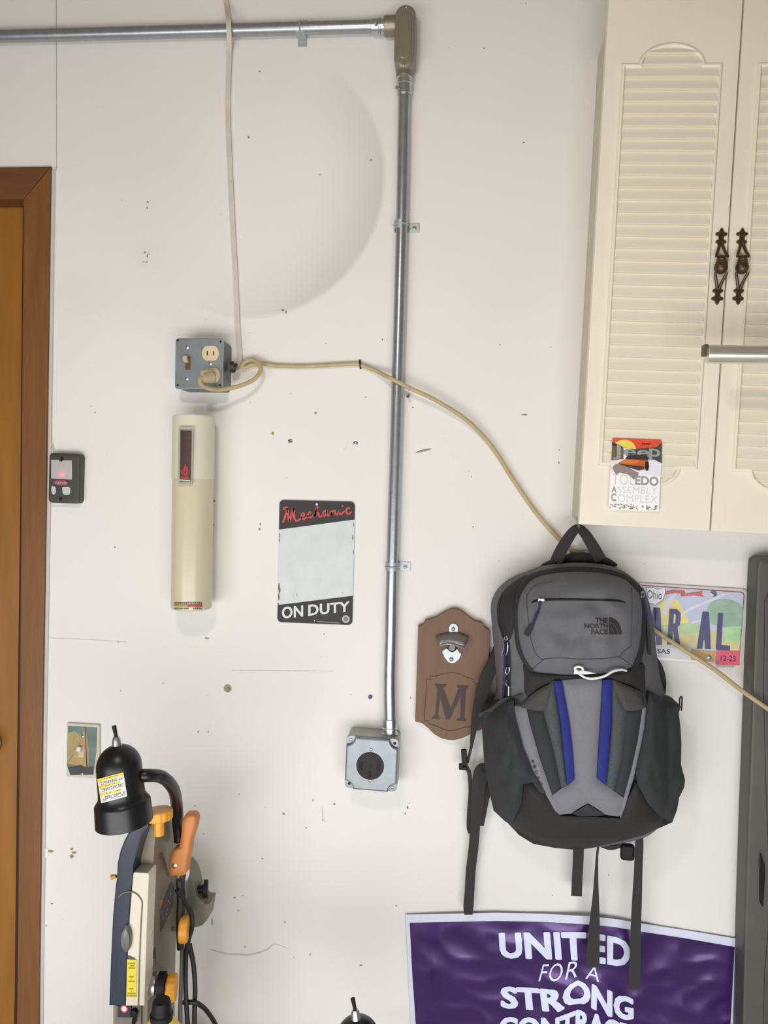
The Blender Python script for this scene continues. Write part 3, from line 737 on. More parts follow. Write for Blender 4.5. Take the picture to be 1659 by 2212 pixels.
bm = N(); c = fr.L(133,1024,.0215); lathe(bm, fr(c[0],c[1],.0208), (0,-1,0), [(0,.0068),(.0012,.0062),(.0022,.004),(.0027,0)], 24); obj('indicator_light', bm, glow(), gb)
c = fr.L(131.5,1042.5,.0215)
bm = N(); prism(bm, [(c[0]+.0165*math.cos(a)*(1 if abs(math.cos(a))<.8 else 1), c[1]+.0062*math.sin(a)) for a in [2*math.pi*k/28 for k in range(28)]], .0198, .0222, .0008, fr.M); bd = obj('red_badge', bm, mat('badge_red', (140,70,78), rough=.4), gb)
bm = N(); text_px(bm, 'GENIE', [(119,1040),(144,1041)], [(119,1045.5),(144,1046.5)], lambda u,v:.0224, .01); obj('lettering', bm, mat('badge_letter', (205,165,165), rough=.5), bd)
for pts in ([(111.5,1052),(114,1049),(119,1051),(121,1056),(120.5,1064),(117,1069),(113,1067),(111,1060)], [(135,1052),(149,1051.5),(152,1054),(151.5,1065),(149,1069),(139,1069),(136,1066),(134.8,1058)]):
    bm = N(); prism(bm, [fr.L(u,v,.021) for u,v in pts], .0195, .0222, .0008, fr.M); obj('push_button', bm, mat('button_white', (196,202,198), rough=.35), gb)
screw('screw', gb, fr, *fr.L(134,991,.02), .0198, .0038, M_black); screw('screw', gb, fr, *fr.L(131.5,1078,.02), .0198, .0036, M_black)
bm = N(); pxtube(bm, [(121,362,.002),(118,372,.0035),(117,420,.0035),(113,700,.0035),(110,900,.0035),(110,950,.0035),(113,965,.004),(117,984,.006)], .0012, 6)
tag(obj('button_wire', bm, M_cablew), 'thin white wire running down the door frame to the dark wall control', 'wire')

# ---------------------------------------------------------------- metal sign
fr = Fr((603,1080),(766,1083),(762,1352),(599,1343), .004)
sg = thing('metal_sign', 'rectangular metal sign with black bands reading Mechanic and ON DUTY', 'sign', 683, 1215)
bm = N(); prism(bm, rrect(fr.w, fr.h, .009, 6), .001, .0035, .0006, fr.M); pl = obj('sheet', bm, M_signwhite, sg)
D = .0038
def clip_band(name, top):
    o = rrect(fr.w*.997, fr.h*.997, .009, 8); bm = N()
    c1, c2 = (fr.L(603,1144,D), fr.L(765,1122.5,D)) if top else (fr.L(600,1307,D), fr.L(762,1287,D))
    f = bm.faces.new([bm.verts.new((x, -D, z)) for x, z in o])
    dx, dz = c2[0]-c1[0], c2[1]-c1[1]; no = Vector((-dz, 0, dx))
    bmesh.ops.bisect_plane(bm, geom=bm.verts[:]+bm.edges[:]+bm.faces[:], plane_co=(c1[0], -D, c1[1]), plane_no=no, clear_inner=top, clear_outer=not top)
    bmesh.ops.triangulate(bm, faces=bm.faces[:]); bmesh.ops.transform(bm, matrix=fr.M, verts=bm.verts)
    return obj(name, bm, M_signblack, sg)
clip_band('black_band', True); clip_band('black_band', False)
Z = lambda x, y: (580+x/7.133, 1060+y/7.133)
strokes = [[(222,492),(250,420),(285,300),(292,268),(268,262),(240,268),(245,295)], [(290,272),(305,380),(318,466),(335,440),(362,350),(395,262)], [(395,265),(394,370),(405,440),(440,465),(485,440),(505,420)],
 [(500,412),(540,390),(552,358),(530,345),(508,375),(512,420),(545,438),(590,405),(610,385)], [(657,350),(638,330),(612,358),(610,400),(640,415),(680,390),(705,360)],
 [(690,410),(722,340),(758,262),(748,250),(732,290),(716,412)], [(716,410),(748,350),(774,345),(776,380),(795,402),(838,372)], [(898,312),(862,312),(840,350),(848,388),(878,375),(902,312),(902,368),(925,382),(952,352)],
 [(958,308),(966,345),(962,384)], [(962,382),(985,325),(1015,303),(1028,335),(1040,372),(1075,345),(1095,305)], [(1097,300),(1096,345),(1115,364),(1150,335),(1178,312)], [(1252,285),(1228,262),(1200,295),(1204,345),(1238,358),(1282,325)]]
for mm, dx, dd, w, nm in ((mat('script_dark', (34,28,28), rough=.6), 3, D+.0002, 4.2, 'script_shadow'), (M_red, 0, D+.0005, 3.8, 'script_lettering')):
    bm = N()
    for s in strokes: ribbon(bm, [Z(x+dx, y+dx)+(dd, w*(1.25 if len(s) in (6,7) and x < 420 else 1)) for x, y in s], .0001)
    fleck(bm, *Z(1142+dx, 236+dx), 2.6, 2.4, dd+.0001)
    obj(nm, bm, mm, sg)
for s, x0, x1 in (('ON', 205, 535), ('DUTY', 612, 1250)):
    bm = N()
    def tl(x): return 1790-(x-205)*.082
    def bl(x): return 1978-(x-205)*.112
    text_px(bm, s, [Z(x0, tl(x0)), Z(x1, tl(x1))], [Z(x0, bl(x0)), Z(x1, bl(x1))], lambda u, v: D+.0004, .03, 1.04)
    obj('lettering', bm, mat('sign_letter_white', (214,216,214), rough=.5, var=.04), sg)
for (x, y, r) in ((742,205,.0032),(710,2002,.0014)): screw('screw', sg, fr, *fr.L(*Z(x,y),D), .0036, r, M_zinc)
bm = N(); disc(bm, fr.L(*Z(1192,1978),D), .0078, .0036, .0042, fr.M, 24); sl_ = obj('round_seal', bm, mat('seal_grey', (176,174,168), rough=.4), sg)
bm = N(); disc(bm, fr.L(*Z(1192,1978),D), .0046, .0042, .0044, fr.M, 20); obj('seal_centre', bm, mat('seal_dark', (112,108,104), rough=.4), sl_)
bm = N()
for k in range(18):
    u, v = Z(755+k*19, 2008+k*1.4); poly_px(bm, [(u,v),(u+1.7,v+.1),(u+1.7,v+1.6),(u,v+1.5)], D+.0004)
obj('fine_print', bm, M_castgrey, sg, kind='stuff')
bm = N()
for (x, y, rx, ry) in ((172,690,1.5,6),(166,770,1.3,5),(160,1480,2,9),(172,1540,2.5,7),(160,1640,2.2,9),(152,1750,2,4),(1308,520,1.2,5),(1300,720,1.6,8),(1306,950,1,5),(440,1605,.6,5),(1140,1570,1.4,.7)): fleck(bm, *Z(x,y), rx, ry, D+.0003)
obj('worn_patch', bm, mat('sign_wear', (128,118,106), rough=.7, var=.2, scale=200), sg, kind='stuff')

# ---------------------------------------------------------------- bottle-opener plaque
fr = Fr((904,1353),(1056,1364),(1048,1575),(896,1562), .017)
pq = thing('bottle_opener_plaque', 'brown wooden plaque with a metal bottle opener and a large burnt letter M', 'plaque', 975, 1455)
K = lambda x, y: (880+x/7.135, 1300+y/7.135)
ol = [(165,375),(215,362),(245,345),(262,310),(275,285),(350,270),(430,245),(540,175),(640,125),(720,108),(790,120),(860,160),(960,240),(1040,300),(1160,330),(1180,375),(1215,410),(1262,435),(1275,470),(1262,740),(1245,1150),(1210,1500),(1180,1930),(1120,1985),(1020,1995),(940,2060),(830,2110),(720,2135),(620,2130),(520,2105),(410,2040),(320,1950),(240,1885),(185,1860),(118,1848),(130,1500),(145,1000),(155,700)]
bm = N(); prism(bm, [fr.L(*K(x,y), .017) for x, y in ol], .001, .017, .0012, fr.M); bd = obj('board', bm, M_wood, pq)
gl = [(295,1185),(360,1195),(350,1145),(430,1150),(560,1105),(680,1090),(790,1105),(900,1160),(1018,1195),(1010,1240),(1062,1250),(1040,1600),(990,1900),(960,1930),(880,1930),(790,1965),(680,1985),(580,1975),(470,1925),(340,1880),(315,1835),(262,1830),(270,1650),(290,1350)]
bm = N(); ribbon(bm, [K(x,y)+(.0174, 1.6) for x, y in gl+[gl[0]]], .0004, smooth=False); obj('carved_border', bm, M_woodline, bd)
Mp = [(415,1262),(610,1270),(590,1305),(560,1330),(665,1640),(790,1335),(760,1310),(765,1282),(950,1297),(930,1325),(905,1345),(880,1790),(910,1815),(905,1845),(750,1830),(790,1790),(815,1770),(820,1450),(655,1815),(590,1810),(505,1480),(470,1740),(500,1790),(510,1810),(365,1800),(400,1770),(430,1740),(460,1350),(440,1310)]
bm = N(); poly_px(bm, [K(x,y) for x, y in Mp], .0176); obj('letter', bm, M_woodM, bd)
op = [(640,465),(640,390),(665,345),(710,332),(755,345),(780,390),(778,470)]
bm = N(); prism(bm, [fr.L(*K(x,y),.019) for x, y in op], .0168, .0195, .0006, fr.M); tab_ = bm; bm = N(); prism(bm, [fr.L(*K(x,y),.019) for x, y in [(535,765),(560,740),(600,715),(640,740),(690,755),(735,740),(770,725),(800,780),(835,800),(800,880),(740,935),(690,948),(630,930),(575,860)]], .0168, .0195, .0006, fr.M)
bo = obj('bottle_opener', bm, mat('bright_opener', (172,177,178), rough=.42, metal=.6), pq); obj('mounting_tab', tab_, MATS['bright_opener'], bo)
hood = [(440,545),(540,500),(600,478),(650,466),(720,462),(780,470),(860,505),(945,560),(925,625),(880,700),(800,690),(700,668),(600,660),(500,668),(462,620)]
d_h, _d = panel('opener_hood', bo, [K(x,y) for x, y in hood], M_castgrey, lambda u, v: .020+0*u+np.clip((v-1366)/28, 0, 1)*.018, 0, .006, 10, .012, 4, smooth=True, n=3)
bm = N(); pxtube(bm, [K(505,672)+(.040,),K(600,655)+(.043,),K(700,664)+(.044,),K(800,690)+(.043,),K(878,714)+(.040,)], .0016, 8); obj('lip', bm, mat('bright_lip', (200,196,198), rough=.3, metal=.8), d_h)
bm = N(); disc(bm, fr.L(*K(690,700),.028), .009, .0195, .034, fr.M, 18); obj('cap_catch', bm, mat('dark_catch', (92,96,94), rough=.4, metal=.7), bo)
screw('screw', bo, fr, *fr.L(*K(708,418),.0195), .0195, .0040, M_castgrey); screw('screw', bo, fr, *fr.L(*K(677,885),.0195), .0195, .0044, M_castgrey)

# ---------------------------------------------------------------- sailing picture switch plate
fr = Fr((145,1563),(216,1565),(213,1681),(142,1678), .006)
sp = thing('picture_switch_plate', 'small light switch plate printed with a tan sailing boat', 'switch plate', 179, 1621)
bm = N(); prism(bm, rrect(fr.w, fr.h, .003), .0005, .006, .0012, fr.M); obj('plate', bm, mat('aged_plate', (200,196,176), rough=.45, var=.08, scale=60), sp)
S = lambda x, y: (x/6.912, 1500+y/6.912)
def pic(name, pts, m, d): 
    bm = N(); poly_px(bm, [S(x,y) for x, y in pts], d); return obj(name, bm, m, sp)
pic('picture_sky', [(1015,470),(1450,492),(1440,850),(1395,1200),(1050,1205),(998,1060)], mat('pic_sky', (104,118,112), rough=.5, var=.22, scale=50), .0063)
pic('picture_cloud', [(1010,580),(1100,550),(1215,600),(1225,700),(1150,860),(1090,900),(1000,1030),(1000,800)], mat('pic_cloud', (164,146,98), rough=.5, var=.15, scale=70), .0065)
pic('picture_sail', [(1255,490),(1275,490),(1290,1085),(1160,1060),(1005,1035),(1120,880),(1215,720)], mat('pic_sail', (178,148,98), rough=.5, var=.1, scale=90), .0067)
pic('picture_sail', [(1282,560),(1315,700),(1335,900),(1325,1090),(1300,1085)], mat('pic_sail2', (152,138,98), rough=.5, var=.1, scale=90), .0067)
pic('picture_mast', [(1262,480),(1275,480),(1305,1095),(1288,1095)], mat('pic_mast', (72,56,40), rough=.5), .0069)
pic('picture_sea', [(1010,1085),(1100,1075),(1200,1050),(1280,1085),(1395,1075),(1390,1200),(1055,1205)], mat('pic_sea', (58,58,58), rough=.5, var=.3, scale=80), .0068)
x, z = fr.L(*S(1215,850), .006)
bm = N(); box(bm, x-.006, x+.006, z-.0125, z+.0125, .0068, .0076, .0003); bmesh.ops.transform(bm, matrix=fr.M, verts=bm.verts); obj('toggle_slot', bm, mat('slot_ivory', (196,184,150), rough=.5), sp)
bm = N(); b2 = N(); box(b2, -.0045, .0045, -.0045, .0045, 0, .012, .0012); merge(bm, b2, fr.M @ Matrix.Translation((x-.001,-.006,z+.003)) @ Matrix.Rotation(math.radians(-25), 4, 'X')); obj('toggle', bm, mat('toggle_white', (230,228,220), rough=.35), sp)
for yy in (625, 1185): screw('screw', sp, fr, *fr.L(*S(1235 if yy < 900 else 1225, yy), .006), .0069, .003, M_zinc)

# ---------------------------------------------------------------- cabinet
CD = .100                     # front of the doors
fr = Fr((1310,0),(1600,2),(1541,1147),(1253,1133), CD)
cab = thing('wall_cabinet', 'antique white wall cabinet with louvred double doors and bronze handles', 'cabinet', 1420, 600)
dw = fr.w; z_b = -fr.h/2; z_t = fr.h/2+.09
xl, xr = -dw/2, dw/2
bm = N(); box(bm, xl+.003, xr+dw+.04, z_b+.012, fr.h/2-.042, .0, CD-.019, .001); bmesh.ops.transform(bm, matrix=fr.M, verts=bm.verts); obj('carcass', bm, M_cabside, cab)
slat_me = {}
def slat_mesh(w0, w1, h, key):
    if key in slat_me: return slat_me[key]
    bm = N(); x0, x1 = w0/2, w1/2
    c = [(-x0,-.0015,0),(x0,-.0015,0),(x1,-.0005,h),(-x1,-.0005,h)]
    f = [(-x0,-.0066,.0004),(x0,-.0066,.0004),(x0,-.0066,.0012),(x1,-.0012,h-.0006),(-x1,-.0012,h-.0006),(-x0,-.0066,.0012)]
    vs = [bm.verts.new(p) for p in f]; bk = [bm.verts.new((p[0], 0, p[2])) for p in f]
    bm.faces.new((vs[0],vs[1],vs[2],vs[5])); bm.faces.new((vs[5],vs[2],vs[3],vs[4]))
    n = 6; 
    for k in range(n): bm.faces.new((vs[k], vs[(k+1)%n], bk[(k+1)%n], bk[k]))
    bmesh.ops.recalc_face_normals(bm, faces=bm.faces)
    me = bpy.data.meshes.new('slat'); bm.to_mesh(me); bm.free(); me.materials.append(M_cab); slat_me[key] = me; return me
def cab_door(x0, x1, lab, first):
    bm = N(); box(bm, x0+.0012, x1-.0012, z_b, z_t, CD-.018, CD, .0016); bmesh.ops.transform(bm, matrix=fr.M, verts=bm.verts)
    dr = obj('door', bm, M_cab, cab, lab)
    cx = (x0+x1)/2; (_, zt) = fr.L(1451,143,CD); (_, zb) = fr.L(1403,1006,CD)
    hw = .0825; ar = .054; rise = .036
    def arch(sgn, zz, r_=ar, h_=rise, n=14): return [(cx+r_*math.cos(math.pi*k/n), zz+sgn*h_*math.sin(math.pi*k/n)) for k in range(n+1)]
    loop = [(cx+hw, zb), (cx+hw, zt)]+arch(1, zt)+[(cx-hw, zt), (cx-hw, zb)]+arch(-1, zb)[::-1]
    bm = N(); pts = [fr(x, z, CD+.0010) for x, z in loop+[loop[0]]]
    n = len(loop); O = []
    for i in range(n):
        a, b, c = np.array(loop[i-1]), np.array(loop[i]), np.array(loop[(i+1) % n])
        t1 = (b-a)/np.linalg.norm(b-a); t2 = (c-b)/np.linalg.norm(c-b)
        m1 = np.array((t1[1], -t1[0])); m2 = np.array((t2[1], -t2[0])); mm = (m1+m2); mm = mm/max(.3, np.dot(mm, m1))
        prof = ((.0045,0),(.0036,.0022),(.0016,.0046),(-.0008,.0050),(-.0030,.0034),(-.0042,.0))
        O.append([bm.verts.new(fr(b[0]+mm[0]*q, b[1]+mm[1]*q, CD+e)) for q, e in prof])
    for i in range(n):
        r, s = O[i], O[(i+1) % n]
        for k in range(5): bm.faces.new((r[k], r[k+1], s[k+1], s[k]))
    obj('panel_moulding', bm, M_cab, dr)
    R3 = fr.M.to_3x3(); pitch = (zt-zb)/33
    def put(me, z):
        o = bpy.data.objects.new('slat', me); scene.collection.objects.link(o); o.parent = dr
        w = fr(cx, z, CD)
        o.matrix_local = TH[cab.name]['inv'] @ Matrix.Translation(w) @ R3.to_4x4()
    me = slat_mesh(2*hw-.007, 2*hw-.007, pitch, 'full')
    for k in range(33): put(me, zb+k*pitch)
    def half(dz): return ar*math.sqrt(max(0, 1-(min(dz, rise)/rise)**2))*2-.006
    for a, b in ((0, pitch*.92), (pitch*.92, rise-.003)):
        put(slat_mesh(half(a), max(.01, half(b)), b-a, ('t', a)), zt+a)
        put(slat_mesh(max(.01, half(b)), half(a), b-a, ('b', a)), zb-b)
    return dr
d1 = cab_door(xl, xr, 'left louvred cabinet door', True); d2 = cab_door(xr, xr+dw, 'right louvred cabinet door', False)
def handle(dr, u0, v0, u1, v1):
    a = np.array(fr.L(u0, v0, CD)); b = np.array(fr.L(u1, v1, CD)); L = np.linalg.norm(b-a)
    ang = math.atan2((a-b)[0], (a-b)[1]); c = (a+b)/2
    M = fr.M @ Matrix.Translation((c[0], 0, c[1])) @ Matrix.Rotation(ang, 4, 'Y')
    prof = [(.5,.0004),(.485,.0022),(.46,.0036),(.444,.0048),(.440,.0080),(.434,.0094),(.420,.0100),(.406,.0094),(.400,.0078),(.396,.0054),(.375,.0042),(.350,.0044),(.342,.0050),(.338,.0072),(.331,.0084),(.318,.0090),(.305,.0084),(.299,.0070),(.295,.0052),(.280,.0050)]
    bm = N()
    for s in (1, -1):
        o = [(w, s*t*L) for t, w in prof]+[(-w, s*t*L) for t, w in prof[::-1]]
        prism(bm, o, CD-.0005, CD+.0035, .001, M, 1)
    h = obj('handle', bm, M_bronze, dr)
    for s in (1, -1):
        for q in (1, -1):
            bm = N(); tube(bm, [M @ Vector((q*x, -(CD+.003+e), s*t*L)) for t, x, e in ((.30,.0020,0),(.26,.0030,.001),(.20,.0052,.003),(.14,.0082,.007),(.10,.0096,.010))], .0026, 8)
            obj('stem', bm, M_bronze, h)
    bm = N()
    lathe(bm, M @ Vector((0, -(CD+.010), -.115*L)), M.to_3x3() @ Vector((0,0,1)), [(0,.004),(.02*L,.0075),(.05*L,.0105),(.09*L,.0115),(.115*L,.0100),(.12*L,.0108),(.128*L,.0100),(.14*L,.0088),(.150*L,.0096),(.158*L,.0086),(.17*L,.0080),(.18*L,.0086),(.19*L,.0076),(.22*L,.0070),(.228*L,.0064),(.23*L,0)], 20)
    obj('grip', bm, M_bronze, h)
    return h
handle(d1, 1558.5, 493, 1548, 659); handle(d2, 1603.5, 493, 1593.5, 659)

# sticker on the left door
K2 = lambda x, y: (1300+x/11.06, 930+y/11.06)
SD = CD+.0076
st_ = thing('vehicle_sticker', 'worn sticker of an orange off-road vehicle stuck low on the left cabinet door', 'sticker', 1372, 1025, CD)
def stk(name, pts, m, d): 
    bm = N(); poly_px(bm, [K2(x,y) for x, y in pts], SD+d); return obj(name, bm, m, st_)
fs = Fr(K2(245,175),K2(1440,215),K2(1365,1935),K2(160,1880), SD)
bm = N(); prism(bm, rrect(fs.w, fs.h, .003), SD-.0007, SD, 0, fs.M); obj('film', bm, mat('sticker_white', (250,248,246), rough=.4, var=.01), st_)
stk('print_sky', [(250,190),(290,178),(1400,215),(1440,250),(1436,430),(240,420)], mat('print_orange_red', (228,78,42), rough=.45, var=.04), .0003)
stk('print_sun', [(315,300),(380,255),(470,225),(580,222),(680,250),(750,300),(805,385),(815,450),(490,400)], mat('print_sun_yellow', (238,216,84), rough=.45), .0005)
stk('print_building', [(245,275),(490,385),(520,420),(520,690),(225,715)], mat('print_olive', (110,96,60), rough=.45, var=.1, scale=200), .0004)
stk('print_roof', [(245,275),(490,380),(490,420),(242,350)], mat('print_dark', (44,38,32), rough=.5), .0006)
stk('print_trees', [(1436,290),(1380,320),(1300,400),(900,425),(640,440),(600,660),(1250,700),(1430,780)], mat('print_green_dark', (64,72,56), rough=.5, var=.3, scale=300), .00045)
bm = N(); text_px(bm, 'Jee', [K2(265,315),K2(1150,400)], [K2(265,690),K2(1150,720)], lambda u,v: SD+.0008, .018); text_px(bm, 'p', [K2(1130,420),K2(1400,450)], [K2(1130,700),K2(1400,730)], lambda u,v: SD+.0008, .018); obj('large_lettering', bm, mat('print_grey', (150,156,160), rough=.45, var=.06), st_)
bm = N(); text_px(bm, 'Jeep', [K2(935,285),K2(1170,275)], [K2(935,365),K2(1170,345)], lambda u,v: SD+.0007, .02, shear=.2); obj('small_lettering', bm, M_dkred, st_)
stk('print_road', [(222,745),(420,690),(1130,690),(1430,790),(1400,1100),(205,1000)], mat('print_road', (232,230,238), rough=.45), .00055)
stk('print_vehicle_body', [(410,765),(560,690),(930,690),(1110,700),(1125,860),(1060,930),(880,960),(700,890),(380,800)], mat('print_orange', (196,98,34), rough=.45, var=.1, scale=200), .0010)
stk('print_windscreen', [(555,680),(630,585),(940,580),(1090,600),(1115,720),(900,700)], mat('print_brown', (62,36,28), rough=.45, var=.2, scale=200), .0011)
stk('print_bumper', [(380,790),(700,830),(1000,850),(1010,900),(880,955),(640,880)], mat('print_dark2', (70,44,36), rough=.45, var=.2, scale=200), .0012)
stk('print_wheel', [(1040,740),(1110,740),(1132,850),(1110,950),(1060,965),(1030,880)], M_black, .0013)
stk('print_hood', [(410,765),(560,700),(900,705),(840,780),(560,790)], mat('print_orange_light', (220,124,50), rough=.45), .0013)
bm = N()
for pts in ([(250,880),(330,800),(440,800),(640,880),(760,950),(880,1010),(860,1130),(760,1170),(690,1100),(600,1040),(480,1020),(420,1000),(350,1060),(290,970)],):
    poly_px(bm, [K2(x,y) for x, y in pts], SD+.0009)
obj('worn_patch', bm, mat('print_worn', (150,132,126), rough=.6, var=.2, scale=250), st_)
bm = N()
text_px(bm, 'TOL', [K2(255,1030),K2(780,1070)], [K2(240,1290),K2(780,1310)], lambda u,v: SD+.0006, -.012)
text_px(bm, 'SSEMBLY', [K2(380,1338),K2(1330,1360)], [K2(375,1486),K2(1310,1530)], lambda u,v: SD+.0006, -.012)
text_px(bm, 'OMPLEX', [K2(380,1520),K2(1330,1570)], [K2(380,1700),K2(1310,1740)], lambda u,v: SD+.0006, -.016)
obj('worn_lettering', bm, mat('print_faint', (214,212,212), rough=.5, var=.12, scale=400), st_)
bm = N()
text_px(bm, 'EDO', [K2(800,1080),K2(1360,1110)], [K2(800,1300),K2(1350,1335)], lambda u,v: SD+.0007, .03)
obj('lettering', bm, mat('print_midgrey', (160,158,156), rough=.5, var=.08, scale=300), st_); bm = N(); text_px(bm, 'C', [K2(225,1500),K2(345,1505)], [K2(220,1690),K2(340,1695)], lambda u,v: SD+.0007, .03); obj('lettering', bm, MATS['print_midgrey'], st_); bm = N(); text_px(bm, 'A', [K2(240,1330),K2(355,1335)], [K2(232,1475),K2(350,1480)], lambda u,v: SD+.0007, .02)
obj('lettering', bm, mat('print_midgrey', (160,158,156), rough=.5, var=.08, scale=300), st_)
bm = N()
for k in range(60):
    x = random.uniform(180, 1330); y = random.uniform(1740, 1850)+(x-180)*.05
    u, v = K2(x, y); fleck(bm, u, v, random.uniform(1.2,3.5), random.uniform(.7,1.5), SD+.0006+k*2e-6, .5)
obj('worn_grass_print', bm, mat('print_moss', (138,128,96), rough=.6, var=.35, scale=400), st_, kind='stuff')

# shop light in front of the cabinet
TD = .235
tl = thing('shop_light', 'shiny metal tube light hanging in front of the cabinet doors', 'light', 1640, 765, TD)
a, b = P(1524, 765, TD), P(1523+900, 752+12, TD); b = Vector((b.x, a.y, a.z-.004)); dv = b-a
R = .0148
bm = N(); lathe(bm, a, dv, [(0,R*.6),(.002,R*.94),(.006,R),(dv.length,R)], 36); obj('housing', bm, mat('polished_reflector', (226,221,208), rough=.26, metal=.75, var=.08, scale=20, stretch=(1,8,8), bump=.05, bscale=60), tl)
bm = N(); box(bm, -.0045, .002, -.003, R*.98, -.008, .008, .001); bmesh.ops.transform(bm, matrix=Matrix.Translation(a), verts=bm.verts); obj('end_clip', bm, mat('dull_clip', (104,94,82), rough=.5, metal=.6), tl)
for f_ in (.40, .85):
    q = a+dv*f_; bm = N(); tube(bm, [q+Vector((0,0,R*.9)), Vector((q.x, q.y, ROOF+.01))], .0016, 6); obj('hanger_wire', bm, M_galv, tl)

# ---------------------------------------------------------------- backpack
BK = [(1263,1217),(1310,1221),(1345,1233),(1378,1258),(1396,1283),(1410,1337),(1418,1409),(1427,1467),(1438,1508),(1446,1600),(1446,1720),(1430,1775),(1395,1808),(1320,1826),(1250,1832),(1180,1822),(1130,1800),(1085,1765),(1060,1710),(1050,1640),(1052,1560),(1074,1505),(1072,1460),(1068,1400),(1064,1350),(1062,1320),(1066,1298),(1080,1275),(1108,1253),(1145,1238),(1180,1224),(1220,1218)]
BKs = dense(cr(BK, 4, True), 10)
def HB(u, v):
    q = np.c_[np.atleast_1d(u), np.atleast_1d(v)].astype(float)
    d = np.where(inside(q, BKs), segdist(q, BKs), 0)
    t = np.clip(d/120, 0, 1)
    g = .74+.26*np.clip((q[:, 1]-1230)/380, 0, 1)
    return .050+.115*g*np.sqrt(1-(1-t)**2)
bp = thing('backpack', 'grey and black backpack with blue ribbons hung under the cabinet corner', 'backpack', 1250, 1520)
body, dB = panel('main_compartment', bp, BK, M_grey, HB, 0, 0, 20, .03, 9, wr=.006, wscale=.016, bring_back=.012)
def line(bm, pts, dfn, r=.0008, n=5, lift=.0004, smooth=True):
    q = cr(pts, n) if smooth and len(pts) > 2 else dense(pts, 12, False)
    tube(bm, [P(p[0], p[1], dfn(p[0], p[1])+lift) for p in q], r, 6)
z1 = lambda x, y: (1020+x/3.456, 1120+y/3.456)
z2 = lambda x, y: (980+x/3.19, 1560+y/3.19)
# top cap, handle
panel('top_cap', bp, [(1172,1224),(1195,1210),(1228,1199),(1266,1195),(1308,1203),(1334,1221),(1308,1224),(1262,1220),(1222,1221)], M_bagblack, lambda u, v: .026+0*u, 0, .016, 18, .02, 6)
bm = N()
ribbon(bm, [(1201,1214,.058,25),(1212,1190,.060,25),(1228,1163,.062,23),(1240,1147,.062,20),(1249,1141,.062,17),(1258,1146,.062,20),(1271,1163,.062,23),(1286,1188,.060,25),(1298,1210,.058,25)], .006)
obj('haul_handle', bm, M_bagblack, bp)
# left black zip gusset and strip
gus, dG = panel('zip_gusset', body, [(1139,1242),(1106,1261),(1086,1281),(1075,1304),(1074,1337),(1082,1369),(1090,1385),(1100,1385),(1107,1370),(1112,1340),(1113,1311),(1120,1283),(1134,1257)], M_bagblack, HB, .003, .004, 12, .01, 6, label='black crescent zip gusset on the left side')
bm = N(); line(bm, [(1086,1281),(1079,1310),(1080,1345),(1088,1376)], dG); obj('seam', bm, M_black, gus)
strip, dS = panel('zip_track', body, [(1091,1384),(1101,1384),(1103,1440),(1102,1500),(1094,1518),(1087,1516),(1088,1450)], M_bagblack, HB, .003, .002, 5, .008, 5, label='dark zip track down the left edge')
# front compartment
FC = [z1(*q) for q in ((445,1140),(380,1060),(345,960),(325,830),(325,650),(365,525),(450,432),(600,392),(780,378),(950,388),(1120,424),(1205,485),(1262,560),(1285,655),(1282,800),(1265,950),(1230,1050),(1195,1115),(1050,1150),(850,1175),(640,1170))]
def HF(u, v): return HB(u, v)+.006
fc, dF = panel('front_compartment', bp, FC, M_grey, HF, 0, .020, 60, .02, 7, wr=.008, wscale=.028)
pip, _ = panel('zip_band', fc, [z1(*q) for q in ((430,1150),(345,1010),(318,860),(315,650),(350,515),(440,420),(600,378),(780,364),(960,374),(1130,412),(1215,472),(1275,552),(1298,655),(1296,860),(1280,1000),(1250,1090),(1215,1125),(1190,1125),(1228,1040),(1252,950),(1268,800),(1270,655),(1250,568),(1195,498),(1115,438),(950,402),(780,392),(600,405),(460,445),(380,532),(340,652),(340,830),(360,955),(395,1052),(455,1135))], M_bagblack, HF, .005, .003, 5, .014, 6, label='black zip band arching around the front compartment')
DK = lambda e: (lambda u, v: dF(u, v)+e)
bm = N()
for s in ([(410,560),(408,640),(420,760),(440,900),(470,1000),(520,1055)], [(1190,520),(1193,650),(1190,800),(1185,940),(1140,985),(1090,1040)], [(520,1052),(650,1040),(800,1050),(1000,1045),(1090,1030)], [(410,570),(470,500),(600,470)], [(440,1130),(500,1080),(545,1045)], [(1095,1030),(1140,1060),(1200,1105)]):
    line(bm, [z1(*q) for q in s], DK(0), .0007)
obj('seam', bm, mat('seam_dark', (70,70,72), rough=.9), fc)
sl, _ = panel('slit_pocket_zip', fc, [z1(*q) for q in ((440,630),(500,600),(700,597),(900,600),(1080,605),(1150,632),(1080,620),(900,614),(700,612),(520,616))], M_black, lambda u, v: np.array([dF(a, b) for a, b in zip(np.atleast_1d(u), np.atleast_1d(v))]), .0012, .0008, 2, .004, 4, label='narrow dark slit zip')
def pull(parent, pts_ring, cord, grip, dfn):
    bm = N()
    for p in pts_ring: pxtube(bm, [(x, y, dfn(x, y)+.004) for x, y in p], .0011, 6, 4)
    r = obj('zip_pull', bm, M_zinc, parent)
    if cord:
        bm = N(); pxtube(bm, [(x, y, dfn(x, y)+.005) for x, y in cord], .0022, 8, 4); obj('pull_cord', bm, M_navycord, r)
    if grip:
        bm = N(); ribbon(bm, [(x, y, dfn(x, y)+.007, w) for x, y, w in grip], .004); obj('pull_grip', bm, M_bagblack, r)
    return r
bm = N(); b2 = N(); box(b2, -.008, .003, -.0025, .0025, 0, .005, .001); q = z1(525,605); merge(bm, b2, Matrix.Translation(P(q[0], q[1], dF(*q)))); obj('slider', bm, M_zinc, sl)
